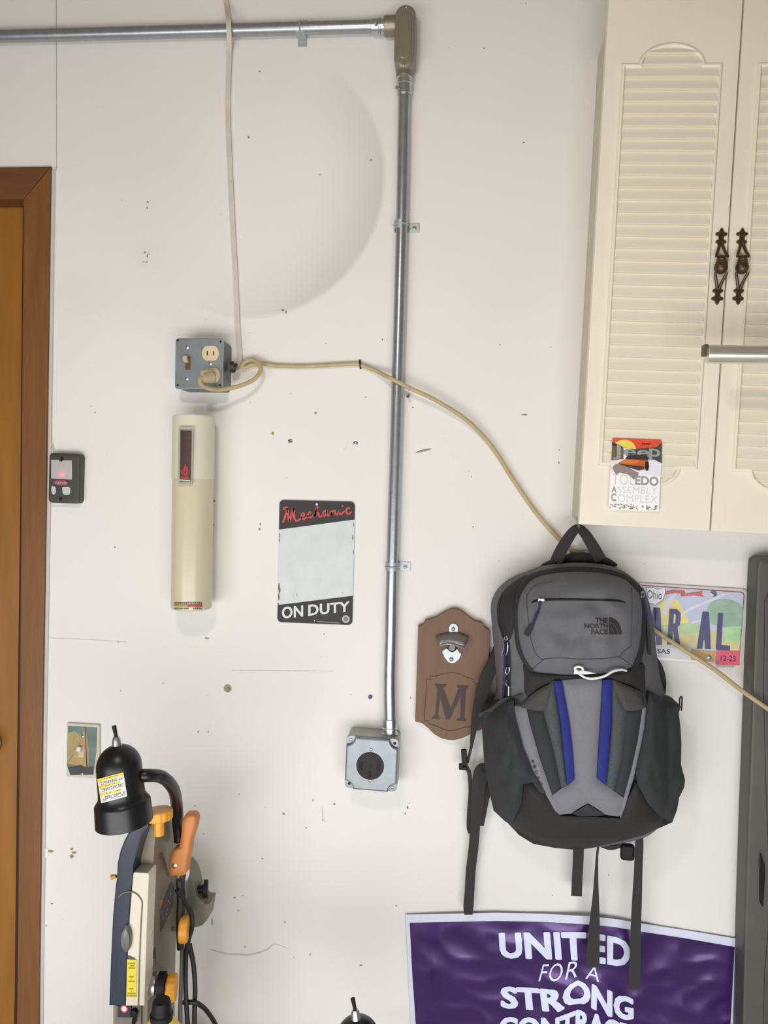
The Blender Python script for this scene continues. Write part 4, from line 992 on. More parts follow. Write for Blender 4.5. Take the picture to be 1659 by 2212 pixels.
pull(sl, [[z1(500,610),z1(488,660),z1(486,690),z1(494,690),z1(510,650)]], [z1(508,615),z1(495,680),z1(478,720),z1(455,785)], [z1(452,790)+(6,),z1(425,835)+(13,),z1(402,872)+(12,)], dF)
bm = N(); text_px(bm, 'THE', [z1(920,742),z1(1012,742)], [z1(920,780),z1(1012,780)], DK(.0008), .045, cuts=4); text_px(bm, 'NORTH', [z1(838,785),z1(1014,785)], [z1(838,822),z1(1014,822)], DK(.0008), .045, cuts=6); text_px(bm, 'FACE', [z1(888,828),z1(1014,828)], [z1(888,866),z1(1014,866)], DK(.0008), .045, cuts=5)
obj('logo_lettering', bm, mat('logo_dark', (52,46,46), rough=.7), fc)
bm = N()
for r0, r1 in ((95,66),(62,38),(34,0)):
    cx_, cy_ = 1022, 866; h_ = 128/95
    o = [(cx_+r0*math.cos(a), cy_-r0*h_*math.sin(a)) for a in [math.radians(90*k/8) for k in range(9)]]
    i = [(cx_+r1*math.cos(a), cy_-r1*h_*math.sin(a)) for a in [math.radians(90*k/8) for k in range(8, -1, -1)]] if r1 else [(cx_, cy_)]
    poly_px(bm, [z1(*q) for q in o+i], DK(.0008))
obj('logo_emblem', bm, MATS['logo_dark'], fc)
bm = N(); line(bm, [(1383,1266),(1390,1290),(1395,1330),(1398,1370),(1402,1410)], HB and (lambda u, v: float(HB(u, v)[0])), .0022, lift=.003); obj('side_zip', bm, M_bagblack, body)
pull(body, [[z1(1262,560),z1(1272,548),z1(1282,560),z1(1278,590),z1(1266,590),z1(1262,560)], [z1(1240,478),z1(1250,490),z1(1262,512)]], [z1(1275,590),z1(1290,640),z1(1300,700),z1(1312,780)], [z1(1312,780)+(4,),z1(1322,900)+(7,),z1(1328,1020)+(6,)], lambda u, v: float(HB(u, v)[0])+.008)
pull(strip, [[z1(240,925),z1(228,990),z1(222,1015),z1(240,1026),z1(258,1010),z1(266,960),z1(262,925)], [z1(250,880),z1(240,900),z1(262,905),z1(258,875)]], [z1(246,930),z1(242,1000),z1(246,1050),z1(244,1150),z1(240,1250),z1(230,1340)], None, lambda u, v: float(HB(u, v)[0])+.005)
pull(strip, [[z1(258,1110),z1(250,1150),z1(262,1165),z1(276,1140),z1(276,1110)], [z1(250,1165),z1(235,1220),z1(222,1280)], [z1(258,1205),z1(252,1235),z1(268,1252),z1(282,1262)], [z1(272,1255),z1(272,1325)]], None, None, lambda u, v: float(HB(u, v)[0])+.006)
# black band and stash pocket top
panel('stash_opening', bp, [z1(*q) for q in ((388,1100),(440,1148),(640,1172),(850,1178),(1050,1152),(1200,1118),(1282,1088),(1290,1180),(1288,1300),(1220,1260),(1050,1208),(800,1210),(600,1222),(500,1262),(405,1325),(392,1200))], M_bagblack, HB, .012, .006, 12, .012, 7, label='black pocket opening across the front')
def HS(u, v): return HB(u, v)+.012
wl, _ = panel('wing_flap', bp, [(1127,1525),(1156,1496),(1185,1479),(1197,1472),(1186,1520),(1172,1536),(1140,1532)], M_wing, HS, .004, .006, 10, .012, 6, wr=.001)
wr_, _ = panel('wing_flap', bp, [(1321,1470),(1347,1478),(1379,1492),(1394,1505),(1394,1529),(1354,1535),(1338,1512)], M_wing, HS, .004, .006, 10, .012, 6, wr=.001)
bm = N(); ribbon(bm, [(1372,1490,.178,5),(1386,1500,.176,6),(1393,1512,.174,6),(1394,1528,.172,5)], .003); obj('toggle', bm, M_black, wr_)
panel('side_strip', bp, [(1108,1525),(1137,1528),(1145,1565),(1165,1635),(1193,1717),(1213,1752),(1210,1761),(1199,1752),(1178,1717),(1150,1667),(1128,1610),(1115,1560)], M_lgrey, HS, .003, .004, 10, .012, 6, smooth=False, label='light grey left edge strip lettered RECON')
panel('side_strip', bp, [(1388,1529),(1398,1524),(1394,1570),(1386,1610),(1373,1665),(1351,1740),(1341,1767),(1336,1759),(1347,1724),(1364,1662),(1378,1600)], M_lgrey, HS, .003, .004, 6, .012, 5, smooth=False, label='light grey right edge strip')
bm = N()
for ch, x, y, a in (('R',532,272,.1),('E',542,307,.2),('C',552,345,.3),('O',565,388,.35),('N',585,425,.5)):
    u, v = z2(x+17, y); c, s_ = math.cos(a+1.5), math.sin(a+1.5); w, h = 3.2, 3.0
    f_ = lambda i, j: (u+(i*math.cos(a)-j*math.sin(a)), v+(i*math.sin(a)+j*math.cos(a)))
    text_px(bm, ch, [f_(-3.3,-3.2), f_(3.3,-3.2)], [f_(-3.3,3.2), f_(3.3,3.2)], lambda a_, b_: float(HS(a_, b_)[0])+.0082, .02)
obj('strip_lettering', bm, MATS['logo_dark'], bp)
panel('dark_side_panel', bp, [(1139,1531),(1172,1536),(1180,1560),(1196,1622),(1214,1700),(1193,1717),(1167,1640),(1146,1568)], M_char, HS, .002, .005, 12, .012, 6, smooth=False, wr=.0015)
panel('dark_side_panel', bp, [(1353,1536),(1389,1529),(1379,1596),(1364,1662),(1348,1724),(1325,1712),(1343,1640)], M_char, HS, .002, .005, 12, .012, 6, smooth=False, wr=.0015)
panel('mesh_panel', bp, [(1187,1482),(1197,1471),(1210,1560),(1225,1697),(1213,1701),(1196,1622),(1180,1560),(1173,1536)], M_mesh, HS, .003, .005, 10, .012, 6, smooth=False, wr=.001)
panel('mesh_panel', bp, [(1322,1470),(1338,1505),(1354,1536),(1352,1565),(1343,1640),(1325,1712),(1308,1697),(1318,1600),(1320,1560)], M_mesh, HS, .003, .005, 10, .012, 6, smooth=False, wr=.001)
CP = [(1212,1470),(1258,1466),(1304,1468),(1298,1560),(1293,1630),(1290,1682),(1308,1696),(1326,1709),(1348,1724),(1336,1764),(1309,1760),(1290,1747),(1270,1735),(1252,1745),(1234,1757),(1210,1760),(1193,1718),(1212,1704),(1226,1696),(1241,1683),(1236,1620),(1229,1560)]
cp, dC = panel('centre_panel', bp, CP, M_lgrey, HS, .004, .008, 24, .014, 7, smooth=False, wr=.0015, wscale=.03)
panel('bottom_tab', bp, [(1270,1737),(1309,1760),(1290,1763),(1250,1763),(1236,1758)], M_char, HS, .004, .004, 8, .012, 5, smooth=False)
def rib_(pts):
    o, _ = panel('blue_ribbon', bp, pts, M_blue, HS, .0095, .0015, 3, .006, 6, smooth=False); return o
rib_([(1196,1471),(1214,1471),(1221,1510),(1230,1560),(1237,1620),(1241,1682),(1225,1696),(1218,1628),(1211,1560),(1204,1515)])
rib_([(1302,1469),(1322,1468),(1321,1515),(1320,1560),(1315,1630),(1308,1696),(1290,1682),(1293,1625),(1297,1560),(1300,1510)])
# base and side pockets
panel('base_panel', bp, [(1093,1774),(1121,1804),(1152,1823),(1200,1832),(1246,1836),(1278,1832),(1325,1821),(1388,1805),(1453,1776),(1430,1766),(1402,1735),(1374,1690),(1352,1735),(1340,1768),(1290,1765),(1210,1763),(1182,1718),(1152,1688),(1128,1692),(1124,1735),(1104,1774)], M_bagblack, HB, .013, .012, 26, .03, 6, smooth=False, wr=.014, wscale=.022, wdir=(.6, 1.4), label='black base panel')
pl_, dL = panel('side_pocket', bp, [(1042,1552),(1050,1534),(1075,1528),(1100,1516),(1110,1514),(1110,1530),(1116,1560),(1129,1610),(1151,1667),(1180,1716),(1165,1712),(1150,1690),(1130,1695),(1127,1735),(1106,1777),(1093,1776),(1066,1751),(1057,1710),(1047,1654),(1043,1591)], M_char, lambda u, v: np.maximum(HB(u, v), .075), .020, .020, 40, .05, 6, smooth=False, wr=.013, wscale=.03, wdir=(1.6,.7), label='charcoal side pocket on the left')
bm = N(); ribbon(bm, [(1034,1546,.075,9),(1052,1540,.095,10),(1070,1528,.108,10),(1086,1514,.116,9),(1106,1510,.125,9),(1128,1503,.150,7)], .003); obj('pocket_hem', bm, M_wing, pl_)
pr_, dR = panel('side_pocket', bp, [(1403,1496),(1431,1509),(1471,1526),(1466,1540),(1470,1571),(1472,1607),(1471,1651),(1480,1685),(1478,1701),(1467,1723),(1463,1748),(1453,1775),(1430,1768),(1400,1736),(1378,1696),(1374,1668),(1386,1612),(1394,1570),(1398,1524)], M_char, lambda u, v: np.maximum(HB(u, v), .080), .020, .022, 36, .06, 6, smooth=False, wr=.013, wscale=.03, wdir=(1.6,.7), label='bulging charcoal side pocket on the right')
bm = N(); pxtube(bm, [(1468,1530,.085),(1468,1512,.088),(1470,1506,.088),(1473,1506,.088),(1473,1520,.086),(1472,1535,.085)], .0014, 6); obj('pocket_loop', bm, M_black, pr_)
# straps
def web(name, pts, m=M_web, t=.0018, lab=None, par=None):
    bm = N(); ribbon(bm, pts, t); return obj(name, bm, m, par or bp, lab)
web('shoulder_strap', [(1400,1412,.030,20),(1416,1440,.034,28),(1424,1470,.036,30),(1424,1500,.036,26),(1420,1520,.034,22)], M_web, .012, 'black shoulder strap edge on the right')
web('shoulder_strap', [(1072,1400,.022,12),(1066,1430,.034,22),(1052,1465,.042,27),(1041,1500,.044,26),(1031,1540,.042,21),(1024,1575,.038,13),(1019,1606,.034,8)], M_web, .010, 'padded shoulder strap on the left')
ls = web('strap_webbing', [(1021,1598,.034,7),(1016,1622,.032,6),(1009,1648,.030,7)], M_web, .002)
bm = N(); b2 = N(); box(b2, -.0055, .0055, -.018, .018, -.004, .005, .002); merge(bm, b2, Matrix.Translation(P(1003,1638,.032)) @ Matrix.Rotation(-.08, 4, 'Y')); b2 = N(); box(b2, -.009, .007, -.006, .006, -.005, .005, .0025); merge(bm, b2, Matrix.Translation(P(1001,1656,.032))); obj('buckle', bm, M_black, bp, 'black plastic ladder buckle')
web('strap_webbing', [(1007,1656,.030,8),(1014,1672,.028,9),(1016,1710,.026,8),(1013,1752,.024,8),(1013,1788,.022,10),(1016,1800,.020,8)], M_web, .002)
web('hip_strap', [(1054,1657,.030,16),(1040,1668,.036,30),(1034,1700,.036,30),(1030,1740,.034,28),(1029,1780,.030,24)], M_web, .006, 'wide dark hip strap at left')
web('hip_strap', [(1052,1690,.028,30),(1046,1725,.030,22),(1042,1765,.030,14),(1040,1784,.028,10)], M_bagblack, .004)
web('hanging_strap', [(1027,1772,.030,22),(1023,1830,.026,21),(1017,1880,.024,21),(1014,1930,.026,21),(1012,1958,.030,22),(1012,1976,.026,18)], lab='long strap end hanging at the left')
web('hanging_strap', [(1250,1822,.060,23),(1249,1860,.050,23),(1247,1900,.044,23),(1245.5,1936,.040,23)], lab='short strap end below the bag centre')
web('hanging_strap', [(1293,1826,.050,5),(1290,1850,.050,5),(1288,1900,.052,9),(1287,1940,.054,14),(1285,1985,.054,21),(1283,2020,.054,25),(1281,2060,.054,28),(1281,2090,.054,29)], lab='tapered twisted strap end over the banner')
web('hanging_strap', [(1382,1800,.050,14),(1381,1830,.052,18),(1379,1880,.054,18),(1376,1950,.056,21),(1373,2020,.056,22),(1372,2080,.056,24),(1370,2137,.056,24)], lab='longest strap end over the banner')
bm = N(); b2 = N(); box(b2, -.013, .013, -.017, .014, -.006, .008, .006, 3); merge(bm, b2, Matrix.Translation(P(1355,1838,.050))); obj('buckle', bm, M_black, bp, 'black side release buckle under the bag')
web('strap_webbing', [(1300,1826,.048,10),(1320,1832,.050,9),(1345,1826,.052,8)], M_bagblack, .003)
# white cable tucked into stash pocket
bm = N(); pxtube(bm, [(x, y, float(HB(x, y)[0])+e-.011) for (x, y), e in ((z1(1150,1136),.028),(z1(1110,1130),.034),(z1(1050,1142),.036),(z1(985,1178),.036),(z1(900,1196),.035),(z1(840,1186),.035),(z1(790,1152),.036),(z1(766,1120),.036),(z1(790,1107),.037),(z1(822,1116),.038),(z1(822,1140),.038),(z1(790,1146),.039))], .0021, 8, 6)
wc = tag(obj('white_cable', bm, mat('white_cable_plastic', (236,236,234), rough=.35)), 'thin white looped cable lying across the backpack pocket opening', 'cable')
bm = N(); poly_px(bm, [z1(758,1160),z1(764,1125),z1(840,1138),z1(925,1156),z1(850,1162)], lambda u, v: float(HB(u, v)[0])+.024); bmesh.ops.solidify(bm, geom=bm.faces[:], thickness=.0012); obj('tag_end', bm, M_white, wc)
# hook holding the bag
bm = N(); hx = [(1250,1122,.0),(1250,1123,.030),(1250,1136,.052),(1250,1146,.066),(1250,1140,.076),(1250,1130,.079)]
pxtube(bm, hx, .0022, 8, 5); tag(obj('wall_hook', bm, mat('hook_steel', (120,118,112), rough=.4, metal=.8)), 'small steel hook under the cabinet corner holding the backpack handle', 'hook')

# ---------------------------------------------------------------- licence plate
fr = Fr((1290,1251),(1617,1275),(1608,1440),(1281,1417), .006)
lp = thing('licence_plate', 'colourful Ohio licence plate in a clear frame, partly behind the backpack', 'licence plate', 1450, 1346)
G = lambda x, y: (1350+x/5.369, 1240+y/5.369)
bm = N(); prism(bm, rrect(fr.w, fr.h, .012), .0008, .0048, .0012, fr.M); obj('clear_frame', bm, mat('clear_frame_plastic', (206,204,198), rough=.2, spec=.6, coat=.5, var=.05), lp)
cxy = [G(-330,85),G(1390,212),G(1325,1035),G(-380,905)]
fp_ = Fr(*cxy, .0055)
bm = N(); prism(bm, rrect(fp_.w, fp_.h, .007), .0048, .0056, .0003, fp_.M); obj('red_rim', bm, mat('plate_red_rim', (150,66,74), rough=.4), lp)
bm = N(); prism(bm, rrect(fp_.w*.988, fp_.h*.976, .006), .0056, .0060, .0002, fp_.M); pbase = obj('plate_sheet', bm, mat('plate_sky', (190,194,216), rough=.35, var=.10, scale=14), lp)
def ply(name, pts, m, d, par=None): 
    bm = N(); poly_px(bm, [G(x,y) for x, y in pts], d); return obj(name, bm, m, par or pbase)
ply('print_field', [(300,640),(500,600),(700,590),(900,640),(1345,680),(1328,900),(1050,870),(760,850),(330,830)], mat('plate_field', (206,196,140), rough=.4, var=.10, scale=40), .00612)
ply('print_trees', [(290,560),(330,420),(420,330),(530,270),(620,310),(690,440),(740,520),(720,600),(500,620),(300,640)], mat('plate_yellow', (226,214,140), rough=.4, var=.1, scale=50), .00616)
ply('print_hill', [(330,610),(520,580),(740,570),(900,600),(860,680),(640,700),(340,690)], mat('plate_green', (178,204,154), rough=.4, var=.1, scale=50), .00620)
ply('print_tree', [(945,420),(990,330),(1060,300),(1150,290),(1240,300),(1330,340),(1370,400),(1352,640),(1250,610),(1150,620),(1000,580),(950,500)], mat('plate_tree', (152,178,158), rough=.4, var=.14, scale=50), .00624)
ply('print_bush', [(1140,640),(1220,610),(1348,600),(1338,800),(1160,790)], mat('plate_bush', (172,208,152), rough=.4, var=.14, scale=60), .00626)
ply('print_wheat', [(770,870),(900,880),(1060,890),(1055,1025),(760,995)], mat('plate_wheat', (192,160,98), rough=.4, var=.25, scale=300), .00628)
for q in ([(430,440),(520,250),(620,200),(560,300),(460,500)], [(560,560),(760,420),(1230,220),(1110,240),(720,400)], [(760,560),(900,520),(900,540),(770,580)]): ply('print_cloud', q, mat('plate_cloud', (216,216,226), rough=.4), .00630)
oh = [(250,160),(330,160),(370,180),(420,170),(465,152),(462,230),(440,300),(400,325),(370,340),(352,368),(335,345),(300,345),(240,325)]
ply('state_outline', [(252+(x-352)*1.06+100,250+(y-250)*1.06) for x, y in oh], mat('plate_outline', (110,70,80), rough=.5), .00634)
ply('state_shape', oh, M_white, .00638)
bm = N(); text_px(bm, 'Ohio', [G(258,185),G(430,195)], [G(258,285),G(428,295)], lambda u,v:.0066, .0); obj('state_lettering', bm, mat('plate_grey_ink', (72,68,84), rough=.5), pbase)
rb = mat('plate_ribbon_red', (192,94,92), rough=.45)
ply('print_banner', [(465,200),(560,180),(690,190),(700,225),(900,195),(890,235),(920,265),(800,248),(650,262),(645,225),(560,222),(470,240)], rb, .00640)
bm = N(); text_px(bm, 'Birthplace', [G(505,195),G(655,195)], [G(505,222),G(655,222)], lambda u,v:.0066); text_px(bm, 'of Aviation', [G(690,222),G(872,215)], [G(690,250),G(872,244)], lambda u,v:.0066); obj('ribbon_lettering', bm, mat('plate_ribbon_text', (226,150,120), rough=.5), pbase)
bm = N(); INK = mat('plate_navy_ink', (74,70,116), rough=.4)
def chr_(ch, x0, x1, y0, y1, sh):
    pts = {'A': None}
    def T(x, y): return G(x, y)
    t = 50
    if ch == 'A': 
        o = [(x0,y1),(x0+72,y0),(x1-18,y0),(x1,y1),(x1-68,y1),(x1-70,y1-150),(x0+88,y1-155),(x0+66,y1)]
        b = bm; poly_px(b, [T(x0,y1),T(x0+68,y0),T(x0+115,y0),T(x0+66,y1)], .0066); poly_px(b, [T(x0+75,y0),T(x1-22,y0+4),T(x1,y1+4),T(x1-70,y1+2)], .0066); poly_px(b, [T(x0+60,y1-160),T(x1-30,y1-152),T(x1-30,y1-98),T(x0+50,y1-104)], .00662)
    if ch == 'R':
        poly_px(bm, [T(x0,y1),T(x0+30,y0),T(x0+85,y0+3),T(x0+60,y1)], .0066)
        q = [(x0+60,y0),(x0+120,y0+6),(x0+160,y0+50),(x0+160,y0+120),(x0+150,y0+185),(x0+115,y0+230),(x0+60,y0+235)]; i = [(x0+60,y0+175),(x0+95,y0+170),(x0+100,y0+120),(x0+102,y0+75),(x0+85,y0+58),(x0+60,y0+55)]
        poly_px(bm, [T(*p) for p in q+i], .00662); poly_px(bm, [T(x0+65,y0+220),T(x0+122,y0+215),T(x0+158,y1+22),T(x0+100,y1+18)], .0066)
    if ch == 'L':
        poly_px(bm, [T(x0,y1+30),T(x0+25,y0),T(x0+85,y0+4),T(x0+62,y1+30)], .0066); poly_px(bm, [T(x0,y1-25),T(x0+165,y1-12),T(x0+162,y1+45),T(x0,y1+32)], .00662)
chr_('A', 262, 432, 388, 820, 0); chr_('R', 487, 680, 402, 820, 0); chr_('A', 832, 998, 436, 868, 0); chr_('L', 1054, 1225, 450, 845, 0)
obj('registration_lettering', bm, INK, pbase)
ply('county_strip', [(300,838),(766,868),(766,998),(310,960)], mat('plate_strip', (214,214,218), rough=.4), .0065)
bm = N(); text_px(bm, 'SAS', [G(375,868),G(525,872)], [G(375,918),G(522,926)], lambda u,v:.0068, .02); obj('county_lettering', bm, mat('plate_black_ink', (74,72,74), rough=.5), pbase)
ply('expiry_sticker', [(1062,885),(1330,892),(1330,1060),(1055,1050)], mat('plate_pink', (222,86,112), rough=.4, var=.06), .0067)
bm = N(); text_px(bm, '12-23', [G(1112,945),G(1285,948)], [G(1110,1005),G(1285,1018)], lambda u,v:.007, .01); obj('expiry_lettering', bm, mat('plate_dark_print', (70,40,60), rough=.5), pbase)
bm = N()
for k in range(26): 
    x = 1050+k*9; poly_px(bm, [G(x,1062),G(x+random.choice((2,4,6)),1062),G(x+random.choice((2,4)),1082),G(x,1082)], .0056)
obj('frame_barcode', bm, mat('barcode_green', (96,112,100), rough=.5), lp, kind='stuff')
screw('screw', lp, fr, *fr.L(*G(1025,228),.0062), .0062, .0065, mat('grey_bolt', (150,156,160), rough=.4, metal=.6), sub=1); screw('screw', lp, fr, *fr.L(*G(975,968),.0062), .0066, .0044, M_zinc)

# ---------------------------------------------------------------- banner
TOPB = [(876,1976),(972,1974),(1073,1972),(1174,1974),(1275,1980),(1326,1985),(1392,1996),(1478,2009),(1604,2030)]
def DB(u, v):
    u = np.atleast_1d(np.asarray(u, float)); v = np.atleast_1d(np.asarray(v, float))
    d = .004+.012*np.exp(-((u-1285)/95)**2)+.005*np.exp(-((u-1030)/150)**2)
    d = d+.0022*np.sin((u-900)/26+np.sin(v/60))*np.exp(-((u-1290)/70)**2)
    w = np.array([noise.noise(Vector((a*.008+b*.004, b*.013-a*.003, 3.3)))*.006+(.4-abs(noise.noise(Vector((a*.010+b*.007, b*.016-a*.006, 9.1)))))*.008 for a, b in zip(u, v)])
    e = np.clip(np.minimum.reduce([(u-872)/60, (1606-u)/60, np.abs(v-1965)/70]), .0, 1)
    return np.maximum(d+w*e, .0025)
DB1 = lambda u, v: float(DB(u, v)[0])
bnr = thing('campaign_banner', 'glossy purple banner with white border reading UNITED FOR A STRONG CONTRACT', 'banner', 1240, 2200)
full = TOPB+[(1601,2120),(1596,2212),(1586,2420),(1240,2430),(898,2415),(888,2212),(882,2095)]
def sheet(name, pts, m, off, step=7):
    o, d = panel(name, bnr, pts, m, DB, off, 0, 10, .0012, step, smooth=False); return o
sheet('sheet', full, mat('banner_white_film', (216,220,236), rough=.28, var=.03), 0)
inn = [(u+(9 if i == 0 else (-17 if i == 8 else 0)), v+(18 if i < 8 else 16)) for i, (u, v) in enumerate(TOPB)]
inn = inn+[(1583,2120),(1578,2212),(1568,2400),(1240,2410),(908,2395),(898,2212),(890,2095)]
sheet('purple_field', inn, mat('banner_purple_film', (62,31,96), rough=.30, metal=.4, spec=.6, coat=.2, var=.10, scale=12), .0009)
TX = lambda u, v: DB1(u, v)+.0022
bm = N()
text_px(bm, 'UNITED', [(1077,2015,0),(1130,2014,.2),(1195,2013,.42),(1240,2013,.58),(1275,2014,.68),(1310,2020,.8),(1363,2031,1)], [(1080,2070,0),(1135,2072,.2),(1200,2074,.42),(1250,2076,.6),(1280,2080,.7),(1310,2084,.8),(1360,2092,1)], TX, .045, 1.05, cuts=40); LT = mat('banner_letter', (220,226,246), rough=.25, var=.02); obj('lettering', bm, LT, bnr); bm = N()
text_px(bm, 'STRONG', [(1081,2130,0),(1130,2132,.16),(1190,2136,.36),(1222,2126,.44),(1248,2117,.52),(1275,2123,.62),(1310,2136,.76),(1345,2150,.9),(1369,2155,1)], [(1081,2178,0),(1140,2182,.18),(1205,2188,.38),(1228,2176,.46),(1248,2168,.53),(1276,2178,.63),(1312,2196,.77),(1345,2203,.9),(1369,2205,1)], TX, .050, 1.02, cuts=40); obj('lettering', bm, LT, bnr); bm = N()
text_px(bm, 'CONTRACT', [(1078,2196,0),(1200,2198,.38),(1228,2188,.48),(1248,2180,.55),(1290,2190,.7),(1330,2204,.85),(1372,2216,1)], [(1078,2246,0),(1200,2248,.38),(1228,2240,.48),(1248,2232,.55),(1290,2242,.7),(1330,2254,.85),(1372,2264,1)], TX, .048, 1.02, cuts=40)
obj('lettering', bm, mat('banner_letter', (220,226,246), rough=.25, var=.02), bnr)
bm = N(); text_px(bm, 'FOR A', [(1171,2083,0),(1215,2080,.4),(1255,2074,.66),(1296,2092,1)], [(1163,2120,0),(1210,2120,.4),(1248,2110,.66),(1294,2122,1)], TX, -.004, 1.1, shear=.08, cuts=24)
obj('thin_lettering', bm, MATS['banner_letter'], bnr)

# ---------------------------------------------------------------- tall grey panel at right edge
tp = thing('moulded_panel', 'tall grey-green moulded plastic panel with an oblong grip slot at the right edge', 'panel', 1650, 2000)
def tall(bm, pts, d0, d1, bev): prism(bm, [(P(u,v,d1).x, P(u,v,d1).z) for u, v in pts], d0, d1, bev)
bm = N(); tall(bm, [(1637,1225),(1639,1212),(1646,1206),(1900,1204),(1930,1240),(1880,2560),(1593,2560),(1604,2212),(1609,2000),(1616,1780),(1622,1620),(1628,1450),(1633,1310)], .004, .050, .006); obj('shell', bm, M_caseplastic, tp)
bm = N(); tall(bm, [(1652,1300),(1664,1270),(1890,1268),(1860,2540),(1640,2540),(1652,2100),(1660,2010),(1662,1900),(1659,1800),(1655,1700),(1650,1500)], .049, .053, .003); obj('raised_field', bm, mat('panel_darker', (72,70,64), rough=.5, var=.08, scale=30), tp)
bm = N(); tall(bm, [(1640,1838),(1645,1836),(1654,1862),(1655,1890),(1651,1962),(1647,1966),(1637,1948),(1637,1900)], .0495, .0512, .0008); obj('grip_rim', bm, M_caseplastic, tp)
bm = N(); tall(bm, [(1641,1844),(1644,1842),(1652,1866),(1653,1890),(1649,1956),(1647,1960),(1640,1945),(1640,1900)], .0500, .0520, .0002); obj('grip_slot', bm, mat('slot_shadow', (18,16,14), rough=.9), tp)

# ---------------------------------------------------------------- band saw
A3 = lambda x, y: (180+x/5.53, 1560+y/5.53)
A4 = lambda x, y: (200+x/5.925, 1880+y/5.925)
BEN = .36
bm = N(); box(bm, P(215,2200,.3).x, P(405,2200,.2).x, 0, BEN-.001, .10, .40, .006)
tag(obj('machine_stand', bm, mat('bench_wood', (120,100,76), rough=.7, var=.15, scale=8)), 'wooden stand below the frame carrying the band saw', 'stand')
saw = thing('band_saw', 'beige and navy bench band saw with yellow knobs beside the door frame', 'band saw', 320, 2000, .2)
FD = .28; BD = .15
def lower(u, v, d, z): q = P(u, v, d); return Vector((q.x, q.y, z))
# olive body: front outline extruded back
front = [(283,1900),(290,1868),(300,1830),(310,1802),(322,1787),(333,1778),(345,1776),(345,1790),(333,1890),(324,2060),(320,2174),(320,2212)]
bm = N()
fo = [(255,1890),(262,1835),(285,1793),(312,1773),(330,1768),(338,1775),(333,1835),(327,1930),(321,2060),(318,2200)]
zb = BEN
F1 = [P(u, v, FD) for u, v in fo]; F1.append(Vector((F1[-1].x-.002, F1[-1].y, zb))); F1.append(Vector((P(245,2200,FD).x, F1[0].y, zb))); F1.append(P(246,2000,FD))
bo_ = [(290,1890),(296,1840),(318,1795),(345,1770),(378,1766),(388,1773),(387,1835),(383,1930),(379,2060),(376,2200)]
B1 = [P(u, v, BD) for u, v in bo_]; B1.append(Vector((B1[-1].x, B1[-1].y, zb))); B1.append(Vector((P(300,2200,BD).x, B1[0].y, zb))); B1.append(P(288,2000,BD))
va = [bm.verts.new(p) for p in F1]; vb = [bm.verts.new(p) for p in B1]; n = len(va)
for k in range(n): bm.faces.new((va[k], va[(k+1) % n], vb[(k+1) % n], vb[k]))
bmesh.ops.triangulate(bm, faces=[bm.faces.new(va), bm.faces.new(vb[::-1])])
obj('body', bm, M_olive, saw)
navy = [(250.5,1900),(252,1867),(258,1840),(267,1817),(281,1791),(296,1775),(314,1770),(322,1785),(310,1801),(303,1818),(296,1842),(288.5,1871),(286,1900),(283,1922),(278,1985),(274,2062),(271,2133),(270,2174),(234,2174),(238,2065),(242,1981),(248,1914)]
bm = N(); prism(bm, [(P(u,v,FD+.03).x, P(u,v,FD+.03).z) for u, v in navy], FD-.002, FD+.03, .004); dn = obj('door', bm, M_navy, saw, 'navy curved half of the wheel door')
crm = [(285.5,1900),(287,1886),(290,1884),(319,1886),(322,1891),(320,1935),(317.5,1998),(315,2082),(312,2174),(270.5,2174),(271.5,2133),(274.5,2062),(278.5,1985),(283.5,1922)]
bm = N(); prism(bm, [(P(u,v,FD+.028).x, P(u,v,FD+.028).z) for u, v in crm], FD-.002, FD+.028, .003); dc = obj('door_panel', bm, M_sawcream, saw, 'cream half of the wheel door')
DD = FD+.0292
bm = N(); pxtube(bm, [A4(330,350)+(FD+.031,),A4(380,295)+(FD+.031,),A4(455,275)+(FD+.031,),A4(530,285)+(DD,),A4(590,330)+(DD,),A4(630,400)+(DD,),A4(632,480)+(DD,),A4(618,700)+(DD,),A4(598,1200)+(DD,),A4(585,1740)+(DD,)], .0011, 6, 5); obj('moulded_groove', bm, mat('groove_tan', (122,112,92), rough=.6), dc)
q = A4(446,850)
bm = N(); lathe(bm, P(q[0], q[1], FD+.028), (.05,-1,0), [(0,.0105),(.006,.0105),(.010,.008),(.011,0)], 24)
bmesh.ops.scale(bm, vec=(.85,1,2.15), space=Matrix.Translation(-P(q[0], q[1], FD+.028)), verts=bm.verts); obj('door_latch', bm, mat('latch_grey', (104,106,100), rough=.35, metal=.2, var=.15, scale=40), saw)
bm = N(); patch(bm, [A4(440,1140),A4(568,1150),A4(562,1625),A4(432,1620)], lambda u, v: DD, 2, 2); wl_ = obj('warning_label', bm, M_lblyellow, dc)
bm = N(); poly_px(bm, [A4(450,1090),A4(560,1140),A4(448,1135)], DD+.0003); obj('arrow_mark', bm, M_ink, wl_)
bm = N()
for y0, wds in ((1185,(105,60,100)),(1355,(70,20,90)),(1510,(70,15,110,120))):
    for k, w in enumerate(wds):
        c_ = 505-(y0-1185)*.02; y = y0+k*30
        for s in range(int(w/12)): 
            x = c_-w/2+s*12; poly_px(bm, [A4(x,y),A4(x+9,y+1),A4(x+9,y+16),A4(x,y+15)], DD+.0004)
obj('label_print', bm, mat('label_brown_ink', (146,124,40), rough=.6), wl_, kind='stuff')
